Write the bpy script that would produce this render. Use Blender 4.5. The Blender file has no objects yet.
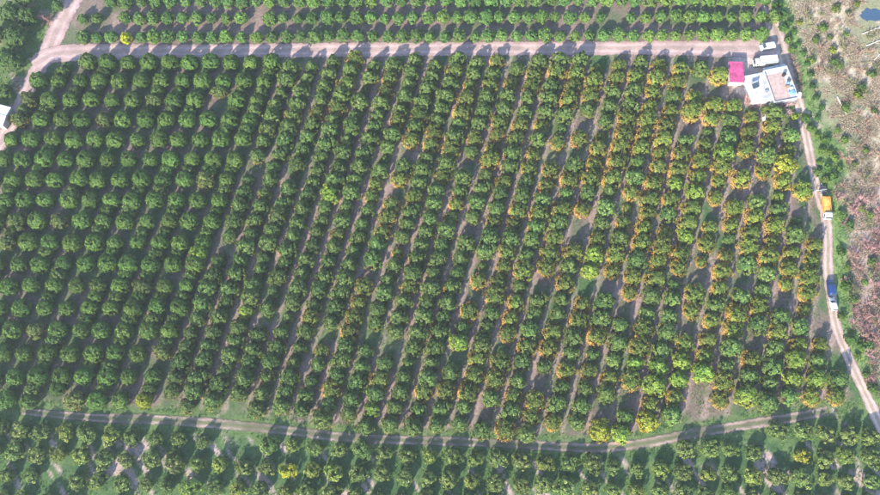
import bpy, bmesh, math, random
import numpy as np
from mathutils import Vector, Matrix

# ------------------------------------------------------------------ camera, sky, sun
sc = bpy.context.scene
COL = sc.collection
TILT = math.atan(.00035 * 800)          # off straight-down
F = 800.0                          # focal length in photo pixels (880 wide)
H = 219.6
cam_d = bpy.data.cameras.new('camera'); cam = bpy.data.objects.new('camera', cam_d); COL.objects.link(cam)
cam_d.sensor_width = 36.0; cam_d.lens = F / 880 * 36.0; cam_d.clip_end = 8000; cam_d.clip_start = 1
cam.location = (0, 0, H); cam.rotation_euler = (TILT, 0, 0)
sc.camera = cam

SUN_EL = math.radians(26.5); SHADOW_AZ = math.radians(29)     # shadows fall towards (sin, cos)
w = bpy.data.worlds.new('World'); sc.world = w; w.use_nodes = True
nt = w.node_tree; bg = nt.nodes['Background']
sky = nt.nodes.new('ShaderNodeTexSky'); sky.sky_type = 'NISHITA'; sky.sun_disc = False
sky.sun_elevation = SUN_EL; sky.sun_rotation = SHADOW_AZ + math.pi
sky.air_density = 1.0; sky.dust_density = 0.6; sky.ozone_density = 1.5
nt.links.new(sky.outputs[0], bg.inputs[0]); bg.inputs[1].default_value = 0.15
sl = bpy.data.lights.new('sun', 'SUN'); sun = bpy.data.objects.new('sun', sl); COL.objects.link(sun)
sl.energy = 4.5; sl.angle = math.radians(1.5); sl.color = (1.0, 0.90, 0.75)
tosun = Vector((-math.sin(SHADOW_AZ) * math.cos(SUN_EL), -math.cos(SHADOW_AZ) * math.cos(SUN_EL), math.sin(SUN_EL)))
sun.rotation_euler = tosun.to_track_quat('Z', 'Y').to_euler(); sun.location = tosun * 60
vs = sc.view_settings; vs.view_transform = 'Standard'; vs.look = 'None'; vs.exposure = 1.74; vs.gamma = 1.0
vs.use_curve_mapping = False
sc.cycles.max_bounces = 6; sc.cycles.transparent_max_bounces = 8; sc.cycles.diffuse_bounces = 3

HAZE = .00017
# ------------------------------------------------------------------ pixel <-> ground
ct, st = math.cos(TILT), math.sin(TILT)
def P(x, y, z=0.0):
    a = (x - 440.0) / F; b = (y - 247.5) / F
    dx, dy, dz = a, st - b * ct, -ct - b * st
    t = (z - H) / dz
    return (dx * t, dy * t)
def pix(X, Y, Z=0.0):
    """ground point(s) to photo pixels (numpy ok)"""
    dz = Z - H
    dep = Y * st - dz * ct
    return 440.0 + F * X / dep, 247.5 - F * (Y * ct + dz * st) / dep

rng = np.random.default_rng(7); random.seed(7)

# ------------------------------------------------------------------ helpers
def lin(r, g, b):
    f = lambda c: (c / 255 / 12.92) if c / 255 <= 0.04045 else ((c / 255 + 0.055) / 1.055) ** 2.4
    return (f(r), f(g), f(b), 1)

def np_mesh(name, V, faces_n, idx, face_attr=None, point_attr=None, smooth=False, col_attr=None):
    """mesh from numpy: faces of faces_n corners each"""
    me = bpy.data.meshes.new(name)
    V = np.asarray(V, np.float32); idx = np.asarray(idx, np.int32).ravel(); nf = len(idx) // faces_n
    me.vertices.add(len(V)); me.vertices.foreach_set('co', V.ravel())
    me.loops.add(len(idx)); me.loops.foreach_set('vertex_index', idx)
    me.polygons.add(nf); me.polygons.foreach_set('loop_start', np.arange(0, nf * faces_n, faces_n, dtype=np.int32))
    me.polygons.foreach_set('use_smooth', np.full(nf, smooth, bool))
    me.update(calc_edges=True)
    for k, v in (face_attr or {}).items():
        a = me.attributes.new(k, 'FLOAT', 'FACE'); a.data.foreach_set('value', np.asarray(v, np.float32))
    for k, v in (point_attr or {}).items():
        a = me.attributes.new(k, 'FLOAT', 'POINT'); a.data.foreach_set('value', np.asarray(v, np.float32))
    for k, v in (col_attr or {}).items():
        a = me.attributes.new(k, 'FLOAT_COLOR', 'POINT'); a.data.foreach_set('color', np.asarray(v, np.float32).ravel())
    return me

def link(name, me, mat=None, parent=None):
    if mat is not None and not me.materials: me.materials.append(mat)
    o = bpy.data.objects.new(name, me); COL.objects.link(o)
    if parent is not None: o.parent = parent
    return o
def tag(o, label=None, cat=None, group=None, kind=None):
    if label: o['label'] = label
    if cat: o['category'] = cat
    if group: o['group'] = group
    if kind: o['kind'] = kind
    return o
def empty(name, loc=(0, 0, 0), rz=0.0, s=1.0):
    o = bpy.data.objects.new(name, None); COL.objects.link(o)
    o.location = loc; o.rotation_euler = (0, 0, rz); o.scale = (s, s, s) if not hasattr(s, '__len__') else s
    o.empty_display_size = 0.3
    return o

class MB:
    """collects shapes into one mesh"""
    def __init__(s): s.v = []; s.f = []
    def add(s, vs, fs):
        k = len(s.v); s.v += [tuple(p) for p in vs]; s.f += [tuple(i + k for i in f) for f in fs]; return s
    def box(s, x0, x1, y0, y1, z0, z1):
        return s.add([(x0,y0,z0),(x1,y0,z0),(x1,y1,z0),(x0,y1,z0),(x0,y0,z1),(x1,y0,z1),(x1,y1,z1),(x0,y1,z1)],
                     [(3,2,1,0),(4,5,6,7),(0,1,5,4),(1,2,6,5),(2,3,7,6),(3,0,4,7)])
    def prism(s, poly, z0, z1):
        n = len(poly)
        return s.add([(p[0],p[1],z0) for p in poly] + [(p[0],p[1],z1) for p in poly],
                     [tuple(range(n-1,-1,-1)), tuple(range(n,2*n))] + [(i,(i+1)%n,n+(i+1)%n,n+i) for i in range(n)])
    def tube(s, a, b, r0, r1=None, n=7):
        r1 = r0 if r1 is None else r1
        a = Vector(a); b = Vector(b); d = (b - a).normalized()
        u = d.orthogonal().normalized(); q = d.cross(u)
        vs = []
        for c, r in ((a, r0), (b, r1)):
            for i in range(n):
                t = 2 * math.pi * i / n; vs.append(c + u * (r * math.cos(t)) + q * (r * math.sin(t)))
        return s.add(vs, [(i,(i+1)%n,n+(i+1)%n,n+i) for i in range(n)] + [tuple(range(n-1,-1,-1)), tuple(range(n,2*n))])
    def loft(s, rings, caps=True):
        n = len(rings[0]); vs = [p for r in rings for p in r]; fs = []
        for k in range(len(rings)-1):
            for i in range(n):
                fs.append((k*n+i, k*n+(i+1)%n, (k+1)*n+(i+1)%n, (k+1)*n+i))
        if caps: fs += [tuple(range(n-1,-1,-1)), tuple(range((len(rings)-1)*n, len(rings)*n))]
        return s.add(vs, fs)
    def mesh(s, name):
        me = bpy.data.meshes.new(name); me.from_pydata(s.v, [], s.f); me.update()
        bm = bmesh.new(); bm.from_mesh(me); bmesh.ops.recalc_face_normals(bm, faces=bm.faces); bm.to_mesh(me); bm.free()
        return me
    def build(s, name, mat, parent=None, bevel=0, smooth=False):
        me = s.mesh(name)
        if bevel:
            bm = bmesh.new(); bm.from_mesh(me)
            bmesh.ops.bevel(bm, geom=list(bm.edges), offset=bevel, segments=2, affect='EDGES', clamp_overlap=True)
            bm.to_mesh(me); bm.free()
        if smooth:
            for p in me.polygons: p.use_smooth = True
        return link(name, me, mat, parent)

ONES = ['zeroth','first','second','third','fourth','fifth','sixth','seventh','eighth','ninth','tenth','eleventh','twelfth','thirteenth','fourteenth','fifteenth','sixteenth','seventeenth','eighteenth','nineteenth']
TENS = ['','','twent','thirt','fort','fift','sixt','sevent','eight','ninet']
def ordw(n):
    if n < 20: return ONES[n]
    t, u = divmod(n, 10)
    if n < 100: return TENS[t] + ('ieth' if u == 0 else 'y-' + ONES[u])
    return 'hundredth' if n == 100 else 'hundred-and-' + ordw(n - 100)

def vnoise(x, y, scale, seed, octaves=3):
    out = np.zeros_like(x, dtype=np.float64); amp = 1.0; tot = 0
    for o in range(octaves):
        g = np.random.default_rng(seed * 31 + o).random((257, 257))
        u = x / scale * 2 ** o + 1000.37 + 17.3 * o; v = y / scale * 2 ** o + 1000.91
        i = np.floor(u).astype(int); j = np.floor(v).astype(int); fu = u - i; fv = v - j
        fu = fu * fu * (3 - 2 * fu); fv = fv * fv * (3 - 2 * fv); i %= 256; j %= 256
        out += amp * ((g[i, j] * (1 - fu) + g[i + 1, j] * fu) * (1 - fv) + (g[i, j + 1] * (1 - fu) + g[i + 1, j + 1] * fu) * fv)
        tot += amp; amp *= 0.5
    return out / tot
def sstep(a, b, x):
    t = np.clip((x - a) / (b - a), 0, 1); return t * t * (3 - 2 * t)
def in_poly(x, y, poly):
    inside = np.zeros(np.shape(x), bool); n = len(poly)
    for i in range(n):
        (x0, y0), (x1, y1) = poly[i], poly[(i + 1) % n]
        if y0 == y1: continue
        c = ((y0 > y) != (y1 > y)) & (x < (x1 - x0) * (y - y0) / (y1 - y0) + x0)
        inside ^= c
    return inside
def d_line(x, y, pts):
    d = np.full(np.shape(x), 1e9)
    for (x0, y0), (x1, y1) in zip(pts[:-1], pts[1:]):
        vx, vy = x1 - x0, y1 - y0; t = np.clip(((x - x0) * vx + (y - y0) * vy) / (vx * vx + vy * vy), 0, 1)
        d = np.minimum(d, np.hypot(x - x0 - t * vx, y - y0 - t * vy))
    return d

# ------------------------------------------------------------------ materials
def newmat(name):
    m = bpy.data.materials.new(name); m.use_nodes = True
    return m, m.node_tree, m.node_tree.nodes['Principled BSDF'], m.node_tree.nodes['Material Output']
def simple(name, col, rough=0.6, metal=0.0, noise=0.12, scale=6.0, spec=0.4, bump=0.0):
    m, t, b, out = newmat(name)
    tc = t.nodes.new('ShaderNodeTexCoord'); nz = t.nodes.new('ShaderNodeTexNoise'); nz.inputs['Scale'].default_value = scale; nz.inputs['Detail'].default_value = 5
    t.links.new(tc.outputs['Object'], nz.inputs['Vector'])
    mr = t.nodes.new('ShaderNodeMapRange'); mr.inputs[1].default_value = 0.3; mr.inputs[2].default_value = 0.7
    mr.inputs[3].default_value = 1 - noise; mr.inputs[4].default_value = 1 + noise
    t.links.new(nz.outputs[0], mr.inputs[0])
    mx = t.nodes.new('ShaderNodeVectorMath'); mx.operation = 'SCALE'; mx.inputs[0].default_value = col[:3]
    t.links.new(mr.outputs[0], mx.inputs['Scale']); t.links.new(mx.outputs[0], b.inputs['Base Color'])
    b.inputs['Roughness'].default_value = rough; b.inputs['Metallic'].default_value = metal; b.inputs['Specular IOR Level'].default_value = spec
    if bump:
        bp = t.nodes.new('ShaderNodeBump'); bp.inputs['Strength'].default_value = bump; bp.inputs['Distance'].default_value = 0.05
        t.links.new(nz.outputs[0], bp.inputs['Height']); t.links.new(bp.outputs[0], b.inputs['Normal'])
    return m

def leafmat(name, dark, mid, light, skirt=None, transl=0.30, rough=0.45):
    """leaf colour by per-leaf attribute, tinted per tree"""
    m, t, b, out = newmat(name); N = t.nodes; L = t.links
    at = N.new('ShaderNodeAttribute'); at.attribute_name = 'leaf'
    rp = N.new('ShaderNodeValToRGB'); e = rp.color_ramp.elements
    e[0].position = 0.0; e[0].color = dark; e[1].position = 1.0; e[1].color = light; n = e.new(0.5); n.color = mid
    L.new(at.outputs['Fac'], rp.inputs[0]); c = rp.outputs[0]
    if skirt:
        a2 = N.new('ShaderNodeAttribute'); a2.attribute_name = 'skirt'
        mk = N.new('ShaderNodeMix'); mk.data_type = 'RGBA'; L.new(a2.outputs['Fac'], mk.inputs['Factor'])
        L.new(c, mk.inputs['A']); mk.inputs['B'].default_value = skirt; c = mk.outputs['Result']
    oi = N.new('ShaderNodeObjectInfo')
    mu = N.new('ShaderNodeMix'); mu.data_type = 'RGBA'; mu.blend_type = 'MULTIPLY'; mu.inputs['Factor'].default_value = 1
    L.new(c, mu.inputs['A']); L.new(oi.outputs['Color'], mu.inputs['B'])
    hs = N.new('ShaderNodeHueSaturation'); L.new(mu.outputs['Result'], hs.inputs['Color'])
    m1 = N.new('ShaderNodeMapRange'); m1.inputs[3].default_value = 0.485; m1.inputs[4].default_value = 0.512; L.new(oi.outputs['Random'], m1.inputs[0]); L.new(m1.outputs[0], hs.inputs['Hue'])
    mm = N.new('ShaderNodeMath'); mm.operation = 'MULTIPLY'; mm.inputs[1].default_value = 7.31; L.new(oi.outputs['Random'], mm.inputs[0])
    fr = N.new('ShaderNodeMath'); fr.operation = 'FRACT'; L.new(mm.outputs[0], fr.inputs[0])
    m2 = N.new('ShaderNodeMapRange'); m2.inputs[3].default_value = 0.8; m2.inputs[4].default_value = 1.18; L.new(fr.outputs[0], m2.inputs[0]); L.new(m2.outputs[0], hs.inputs['Value'])
    L.new(hs.outputs[0], b.inputs['Base Color']); b.inputs['Roughness'].default_value = rough; b.inputs['Specular IOR Level'].default_value = 0.25
    tr = N.new('ShaderNodeBsdfTranslucent'); L.new(hs.outputs[0], tr.inputs['Color'])
    ms = N.new('ShaderNodeMixShader'); ms.inputs[0].default_value = transl
    L.new(b.outputs[0], ms.inputs[1]); L.new(tr.outputs[0], ms.inputs[2]); L.new(ms.outputs[0], out.inputs['Surface'])
    return m

M = {}
M['leaf_round'] = leafmat('leaf_round', (.042,.092,.022,1), (.100,.190,.036,1), (.175,.275,.055,1))
M['leaf_leafy'] = leafmat('leaf_leafy', (.042,.090,.026,1), (.100,.180,.042,1), (.205,.285,.080,1), skirt=(.29,.25,.06,1))
M['leaf_fruit'] = leafmat('leaf_fruit', (.046,.092,.022,1), (.118,.182,.036,1), (.240,.300,.070,1), skirt=(.42,.30,.08,1))
M['leaf_small'] = leafmat('leaf_small', (.044,.100,.026,1), (.100,.210,.050,1), (.190,.310,.080,1))
M['leaf_open'] = leafmat('leaf_open', (.056,.105,.028,1), (.145,.220,.055,1), (.300,.345,.110,1))
M['leaf_forest'] = leafmat('leaf_forest', (.034,.072,.022,1), (.078,.150,.038,1), (.150,.230,.060,1))
M['leaf_shrub'] = leafmat('leaf_shrub', (.04,.085,.02,1), (.085,.165,.035,1), (.16,.25,.055,1))
M['twig_pink'] = leafmat('twig_pink', (.16,.10,.095,1), (.30,.20,.19,1), (.48,.36,.33,1), transl=0.0, rough=.8)
M['grass'] = leafmat('grass', (.045,.105,.022,1), (.085,.175,.035,1), (.17,.25,.06,1), transl=0.3)
M['straw'] = leafmat('straw', (.25,.205,.145,1), (.34,.28,.205,1), (.43,.365,.27,1), transl=0.1, rough=.8)
M['fruit'] = simple('fruit', (.66,.37,.10), .45, noise=.3, scale=2.0)
M['bark'] = simple('bark', (.13,.095,.07), .9, noise=.3, scale=9, bump=.4)
M['pale_bark'] = simple('pale_bark', (.55,.49,.44), .85, noise=.25, scale=6)
M['white_paint'] = simple('white_paint', (.50,.51,.50), .35, noise=.05, scale=1.5)
M['grey_white'] = simple('grey_white', (.36,.39,.37), .45, noise=.1, scale=2)
M['navy_paint'] = simple('navy_paint', (.012,.035,.13), .3, noise=.1, scale=2, spec=.5)
M['glass'] = simple('glass', (.03,.045,.06), .08, noise=.1, spec=.6)
M['rubber'] = simple('rubber', (.025,.025,.026), .85)
M['steel'] = simple('steel', (.45,.46,.48), .4, metal=.7, noise=.15)
M['dark_steel'] = simple('dark_steel', (.08,.08,.09), .55, metal=.3, noise=.2)
M['lamp_clear'] = simple('lamp_clear', (.75,.76,.72), .15)
M['lamp_red'] = simple('lamp_red', (.45,.02,.02), .25)
M['orange_paint'] = simple('orange_paint', (.62,.25,.03), .5, noise=.2, scale=2)
M['magenta_sheet'] = simple('magenta_sheet', (.36,.06,.165), .5, noise=.45, scale=1.0)
M['concrete'] = simple('concrete', (.36,.35,.34), .85, noise=.22, scale=.9, bump=.15)
M['terrace'] = simple('terrace', (.34,.25,.23), .9, noise=.2, scale=1.1, bump=.15)
M['limewash'] = simple('limewash', (.36,.37,.39), .8, noise=.3, scale=.7)
M['wood'] = simple('wood', (.25,.17,.10), .8, noise=.25, scale=7)
M['tarp_blue'] = simple('tarp_blue', (.12,.25,.50), .5, noise=.2, scale=3)
M['black_plastic'] = simple('black_plastic', (.02,.02,.022), .4)
M['stone'] = simple('stone', (.42,.36,.33), .9, noise=.3, scale=3)
mw, tw, bw, ow = newmat('water'); bw.inputs['Base Color'].default_value = (.035,.07,.12,1); bw.inputs['Roughness'].default_value = .08
nzw = tw.nodes.new('ShaderNodeTexNoise'); nzw.inputs['Scale'].default_value = 3; bpw = tw.nodes.new('ShaderNodeBump'); bpw.inputs['Strength'].default_value = .15
tw.links.new(nzw.outputs[0], bpw.inputs['Height']); tw.links.new(bpw.outputs[0], bw.inputs['Normal']); M['water'] = mw

def groundmat():
    m, t, b, out = newmat('soil_and_turf'); N = t.nodes; L = t.links
    at = N.new('ShaderNodeAttribute'); at.attribute_name = 'albedo'
    tc = N.new('ShaderNodeTexCoord')
    n1 = N.new('ShaderNodeTexNoise'); n1.inputs['Scale'].default_value = 1.5; n1.inputs['Detail'].default_value = 8; n1.inputs['Roughness'].default_value = .75
    L.new(tc.outputs['Object'], n1.inputs['Vector'])
    mr = N.new('ShaderNodeMapRange'); mr.inputs[1].default_value = .25; mr.inputs[2].default_value = .75; mr.inputs[3].default_value = .40; mr.inputs[4].default_value = 1.60
    L.new(n1.outputs[0], mr.inputs[0])
    sc_ = N.new('ShaderNodeVectorMath'); sc_.operation = 'SCALE'; L.new(at.outputs['Color'], sc_.inputs[0]); L.new(mr.outputs[0], sc_.inputs['Scale'])
    L.new(sc_.outputs[0], b.inputs['Base Color']); b.inputs['Roughness'].default_value = .95; b.inputs['Specular IOR Level'].default_value = .1
    bp = N.new('ShaderNodeBump'); bp.inputs['Strength'].default_value = .5; bp.inputs['Distance'].default_value = .15; L.new(n1.outputs[0], bp.inputs['Height']); L.new(bp.outputs[0], b.inputs['Normal'])
    return m
M['ground'] = groundmat()

def roadmat(name, lane, rut, centre, edge0=.72, patch=.75):
    """beaten earth: ruts at |v|=.45, weeds in the middle, ragged edge"""
    m, t, b, out = newmat(name); N = t.nodes; L = t.links
    av = N.new('ShaderNodeAttribute'); av.attribute_name = 'across'
    ab = N.new('ShaderNodeMath'); ab.operation = 'ABSOLUTE'; L.new(av.outputs['Fac'], ab.inputs[0])
    tc = N.new('ShaderNodeTexCoord')
    def nz(s, d=6, r=.6):
        n = N.new('ShaderNodeTexNoise'); n.inputs['Scale'].default_value = s; n.inputs['Detail'].default_value = d; n.inputs['Roughness'].default_value = r
        L.new(tc.outputs['Object'], n.inputs['Vector']); return n.outputs[0]
    def math_(op, a, bb):
        n = N.new('ShaderNodeMath'); n.operation = op
        for i, q in enumerate((a, bb)):
            if isinstance(q, (int, float)): n.inputs[i].default_value = q
            else: L.new(q, n.inputs[i])
        return n.outputs[0]
    def rng_(v, a, bb, c, d):
        n = N.new('ShaderNodeMapRange'); n.interpolation_type = 'SMOOTHSTEP'; L.new(v, n.inputs[0])
        for i, q in enumerate((a, bb, c, d)): n.inputs[i + 1].default_value = q
        return n.outputs[0]
    nb = nz(.5); nf = nz(3.0, 8, .75)
    wob = math_('ADD', ab.outputs[0], math_('MULTIPLY', math_('SUBTRACT', nb, .5), .5))
    rutd = math_('ABSOLUTE', math_('SUBTRACT', wob, .42), 0)
    rf = math_('MULTIPLY', rng_(rutd, .05, .26, 1, 0), rng_(nz(.11, 3), .40, .62, patch, 1))
    cf = math_('MULTIPLY', rng_(wob, .02, .28, 1, 0), rng_(nb, .35, .6, .2, 1))
    mx = N.new('ShaderNodeMix'); mx.data_type = 'RGBA'; L.new(rf, mx.inputs['Factor']); mx.inputs['A'].default_value = lane; mx.inputs['B'].default_value = rut
    m2 = N.new('ShaderNodeMix'); m2.data_type = 'RGBA'; L.new(cf, m2.inputs['Factor']); L.new(mx.outputs['Result'], m2.inputs['A']); m2.inputs['B'].default_value = centre
    s = N.new('ShaderNodeVectorMath'); s.operation = 'SCALE'; L.new(m2.outputs['Result'], s.inputs[0])
    L.new(math_('MULTIPLY', rng_(nf, .25, .75, .72, 1.28), rng_(nz(.22, 3), .3, .7, .82, 1.15)), s.inputs['Scale'])
    L.new(s.outputs[0], b.inputs['Base Color']); b.inputs['Roughness'].default_value = .95; b.inputs['Specular IOR Level'].default_value = .1
    bp = N.new('ShaderNodeBump'); bp.inputs['Strength'].default_value = .4; bp.inputs['Distance'].default_value = .08; L.new(nf, bp.inputs['Height']); L.new(bp.outputs[0], b.inputs['Normal'])
    ed = math_('ADD', ab.outputs[0], math_('ADD', math_('MULTIPLY', math_('SUBTRACT', nz(.9), .5), .7), math_('MULTIPLY', math_('SUBTRACT', nf, .5), .35)))
    al = rng_(ed, edge0, edge0 + .22, 1, 0)
    L.new(al, b.inputs['Alpha'])
    return m
M['road_pink'] = roadmat('beaten_pink_earth', (.31,.225,.215,1), (.40,.295,.285,1), (.29,.225,.20,1), .80)
M['track_pink'] = roadmat('track_earth', (.31,.235,.205,1), (.42,.32,.29,1), (.24,.20,.14,1), .70)
M['path_weedy'] = roadmat('weedy_path', (.135,.125,.09,1), (.26,.20,.175,1), (.09,.11,.05,1), .46, 0.0)

# ------------------------------------------------------------------ lines of the place, traced as pixels on the ground
ROAD = [(34, 66), (52, 55), (80, 52.5), (140, 51.5), (220, 51), (330, 50), (440, 49), (560, 48.5), (660, 48), (730, 48.5), (778, 48)]
LEFT = [(84, -30), (73, 0), (62, 20), (52, 42), (42, 62), (30, 85), (16, 115), (2, 140), (-14, 166), (-40, 205)]
RIGHT = [(752, -40), (764, -8), (772, 20), (780, 45), (789, 75), (799, 105), (806, 135), (812, 165), (817, 190), (825, 215), (828, 240), (828, 270), (832, 300), (836, 325), (845, 350), (856, 374), (866, 395), (876, 416), (890, 446), (905, 480)]
PATH = [(22, 411), (60, 415), (100, 418), (160, 420), (220, 424), (290, 431), (340, 437), (400, 440), (470, 442), (530, 445), (590, 448), (640, 444), (690, 434), (740, 426), (790, 418), (828, 411)]
MAIN = [(-22, 150), (-2, 151), (8, 140), (24, 106), (42, 72), (58, 62), (110, 59), (300, 58), (500, 57), (722, 56), (724, 86), (747, 100), (752, 112), (792, 113), (799, 130), (801, 165), (808, 186), (816, 215), (817, 240), (816, 300), (821, 325), (832, 350), (846, 376), (856, 398), (848, 403), (800, 403), (752, 410), (716, 412), (690, 420), (655, 434), (610, 438), (540, 438), (480, 432), (440, 429), (395, 428), (355, 431), (300, 422), (240, 410), (200, 407), (120, 404), (70, 403), (45, 399), (25, 405), (8, 417), (-22, 417)]
ROW_DIR = None
vpx = (1286.0, 247.5 - 1 / .00035)
a_ = (vpx[0] - 440) / F; b_ = (vpx[1] - 247.5) / F
rd = np.array([a_, st - b_ * ct]); rd /= np.linalg.norm(rd)
rn = np.array([rd[1], -rd[0]])                                     # to the right, across the rows
ZC = 2.2
X0, Y0 = P(67.5, 60, ZC); X1, _ = P(67.5 + 20.5 * 32, 60, ZC)
PITCH = (X1 - X0) / 32 * rn[0]                                      # metres between rows
U0 = X0 * rn[0] + Y0 * rn[1]

# ------------------------------------------------------------------ ground sheet
def build_ground():
    xs = np.concatenate([[-4000, -1500, -700, -380, -260, -210], np.arange(-175, 175.1, .55), [210, 260, 380, 700, 1500, 4000]])
    ys = np.concatenate([[-4000, -1500, -600, -220, -90, -50], np.arange(-30, 168.1, .55), [190, 240, 400, 800, 1700, 4000]])
    X, Y = np.meshgrid(xs, ys); nx, ny = len(xs), len(ys)
    Xf, Yf = X.ravel(), Y.ravel()
    Xc = np.clip(Xf, -250, 250); Yc = np.clip(Yf, -100, 240)
    px, py = pix(Xc, Yc, 0.0)
    n1 = vnoise(Xf, Yf, 9, 1); n2 = vnoise(Xf, Yf, 2.2, 2); n3 = vnoise(Xf, Yf, 30, 3); n4 = vnoise(Xf, Yf, 4.5, 4)
    soil = np.array([.295, .212, .192]); soil_d = np.array([.135, .105, .088]); turf = np.array([.050, .098, .036]); turf2 = np.array([.110, .150, .055]); straw = np.array([.36, .31, .235]); pinkd = np.array([.37, .285, .255])
    mix = lambda A, B, t: A * (1 - t[:, None]) + B * t[:, None]
    one = np.ones((len(Xf), 1))
    # orchard floor: bare strip along the middle of each alley, weeds and litter under the trees
    u = (Xf * rn[0] + Yf * rn[1] - U0) / PITCH; s = Xf * rd[0] + Yf * rd[1]
    fr = np.abs((u - np.floor(u)) - .5)                       # 0 in mid alley, .5 under the row
    streak = vnoise(u * 9, s / 3.2, 1.6, 9)
    bare = sstep(.24, .04, fr + (streak - .5) * .30 + (n1 - .5) * .25)
    col = mix(mix(soil_d * one, turf * one, sstep(.40, .68, n1 * .6 + n4 * .4)), soil * one, bare * .60)
    lf_ = sstep(12.5, 9.5, u)
    col = mix(col, mix(soil_d * one * .95, turf * one * .85, sstep(.35, .6, n4)), lf_ * .72)
    weedy = sstep(.55, .72, n3 * .6 + n4 * .4) * .75
    col = mix(col, mix(turf * one * .8, turf2 * one, sstep(.3, .75, n2)), weedy * (1 - .35 * bare))
    # strips above the upper road: brown tilled soil
    top = sstep(58, 50, py)
    tcol = mix(mix(soil_d * one * 1.1, soil * one * .72, sstep(.5, .8, n4)), turf * one, sstep(.45, .7, n1) * .65)
    col = mix(col, tcol, top)
    # below the lower path: green sward, bare dirt painted as lit slants between shadows
    q = vnoise(Xf * .84 + Yf * .54, (Yf * .84 - Xf * .54) * .22, 1.5, 14, 2)
    bcol = mix(mix(np.array([.04, .085, .034]) * one, np.array([.085, .135, .05]) * one, sstep(.3, .75, n2 * .6 + n4 * .4)), np.array([.36, .27, .255]) * one, sstep(.62, .76, q) * .9)
    plow = np.interp(px, [p[0] for p in PATH], [p[1] for p in PATH])
    low = sstep(-14, -4, py - plow) * (py > 380)
    col = mix(col, bcol, low)
    dpath = np.abs(py - plow)
    col = mix(col, mix(turf * one, turf2 * one, n2), sstep(17, 8, dpath) * (py > 380) * sstep(.3, .5, n4 + .1) * .9)
    # verge left of the left track
    lx = np.interp(py, [p[1] for p in LEFT], [p[0] for p in LEFT])
    dl = lx - px
    wl = sstep(0, 4, dl) * (py < 200)
    lcol = mix(mix(turf * one, turf2 * one, n2), soil * one * .8, sstep(.5, .7, n4) * .8)
    col = mix(col, lcol, wl)
    # right of the right track: verge, then dry scrub
    rx = np.interp(py, [p[1] for p in RIGHT], [p[0] for p in RIGHT])
    dr = px - rx
    wr = sstep(-2, 4, dr)
    scrub = mix(mix(straw * one, pinkd * one, sstep(.35, .65, n1)), turf2 * one, sstep(.42, .58, n4 * .4 + n1 * .6) * .7)
    scrub = mix(scrub, soil_d * one, sstep(.62, .8, n2) * .5)
    scrub = mix(scrub, np.array([.33, .22, .22]) * one, sstep(150, 210, py) * sstep(420, 330, py) * sstep(14, 24, dr) * .5)
    vw = 26 + 18 * np.exp(-((py - 155) / 28) ** 2)
    verge = sstep(vw + 6, vw - 12, dr + (n1 - .5) * 18) * sstep(.12, .32, n4)
    col = mix(col, mix(scrub, mix(turf * one, np.array([.135, .20, .065]) * one, sstep(.2, .65, n2)), verge), wr)
    # yard round the house
    yd = np.maximum(0, 1 - np.hypot((px - 762) / 40, (py - 70) / 44))
    col = mix(col, np.array([.42, .33, .30]) * one, sstep(.05, .35, yd + (n2 - .5) * .2))
    z = -0.10 + .09 * n2 - .02 * n4
    far = (np.abs(Xf) > 176) | (Yf < -31) | (Yf > 169); z[far] = -.06
    ix = np.arange(nx - 1); iy = np.arange(ny - 1); I, J = np.meshgrid(ix, iy); a = (J * nx + I).ravel()
    me = np_mesh('ground', np.stack([Xf, Yf, z], 1), 4, np.stack([a, a + 1, a + nx + 1, a + nx], 1), smooth=True,
                 col_attr={'albedo': np.concatenate([np.clip(col, 0, 1), one], 1)})
    o = link('ground', me, M['ground']); o['kind'] = 'structure'
    o['label'] = 'bare soil and weeds of the orchard floor and fields'
build_ground()

def strip(name, pts, width, mat, z, label, wvar=.12):
    g = np.array([P(*p) for p in pts]); out = []
    for i in range(len(g) - 1):                              # Catmull-Rom
        p0, p1, p2, p3 = g[max(i - 1, 0)], g[i], g[i + 1], g[min(i + 2, len(g) - 1)]
        n = max(2, int(np.linalg.norm(p2 - p1) / .7))
        for k in range(n):
            t = k / n
            out.append(.5 * ((2 * p1) + (-p0 + p2) * t + (2 * p0 - 5 * p1 + 4 * p2 - p3) * t * t + (-p0 + 3 * p1 - 3 * p2 + p3) * t ** 3))
    out.append(g[-1]); c = np.array(out); d = np.gradient(c, axis=0); d /= np.linalg.norm(d, axis=1)[:, None]
    nrm = np.stack([d[:, 1], -d[:, 0]], 1); K = 11; v = np.linspace(-1, 1, K)
    acc = np.concatenate([[0], np.cumsum(np.linalg.norm(np.diff(c, axis=0), axis=1))])
    W = np.interp(acc / acc[-1], np.linspace(0, 1, len(width)), width) if hasattr(width, '__len__') else np.full(len(c), width)
    W = W * (1 + wvar * (vnoise(acc, acc * 0, 7, len(pts), 2) - .5) * 2) / 2
    V = np.zeros((len(c), K, 3)); V[:, :, :2] = c[:, None] + nrm[:, None] * (v[None, :, None] * W[:, None, None])
    V[:, :, 2] = z - .02 * np.exp(-((np.abs(v) - .42) / .12) ** 2) + .01 * (1 - v ** 2)
    I, J = np.meshgrid(np.arange(K - 1), np.arange(len(c) - 1)); a = (J * K + I).ravel()
    me = np_mesh(name, V.reshape(-1, 3), 4, np.stack([a, a + 1, a + K + 1, a + K], 1), smooth=True, point_attr={'across': np.tile(v, len(c))})
    o = link(name, me, M[mat]); o['kind'] = 'structure'; o['label'] = label
strip('lower_path', PATH, [3.2, 4.4, 4.2, 4.2, 4.0, 4.2, 4.6, 4.6], 'path_weedy', .024, 'weedy wheel-rutted path along the lower edge of the orchard')
strip('left_track', LEFT, [6.4, 6.4, 5.2, 4.4, 4.2], 'road_pink', .032, 'pale earth track along the left side of the orchard')
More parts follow.
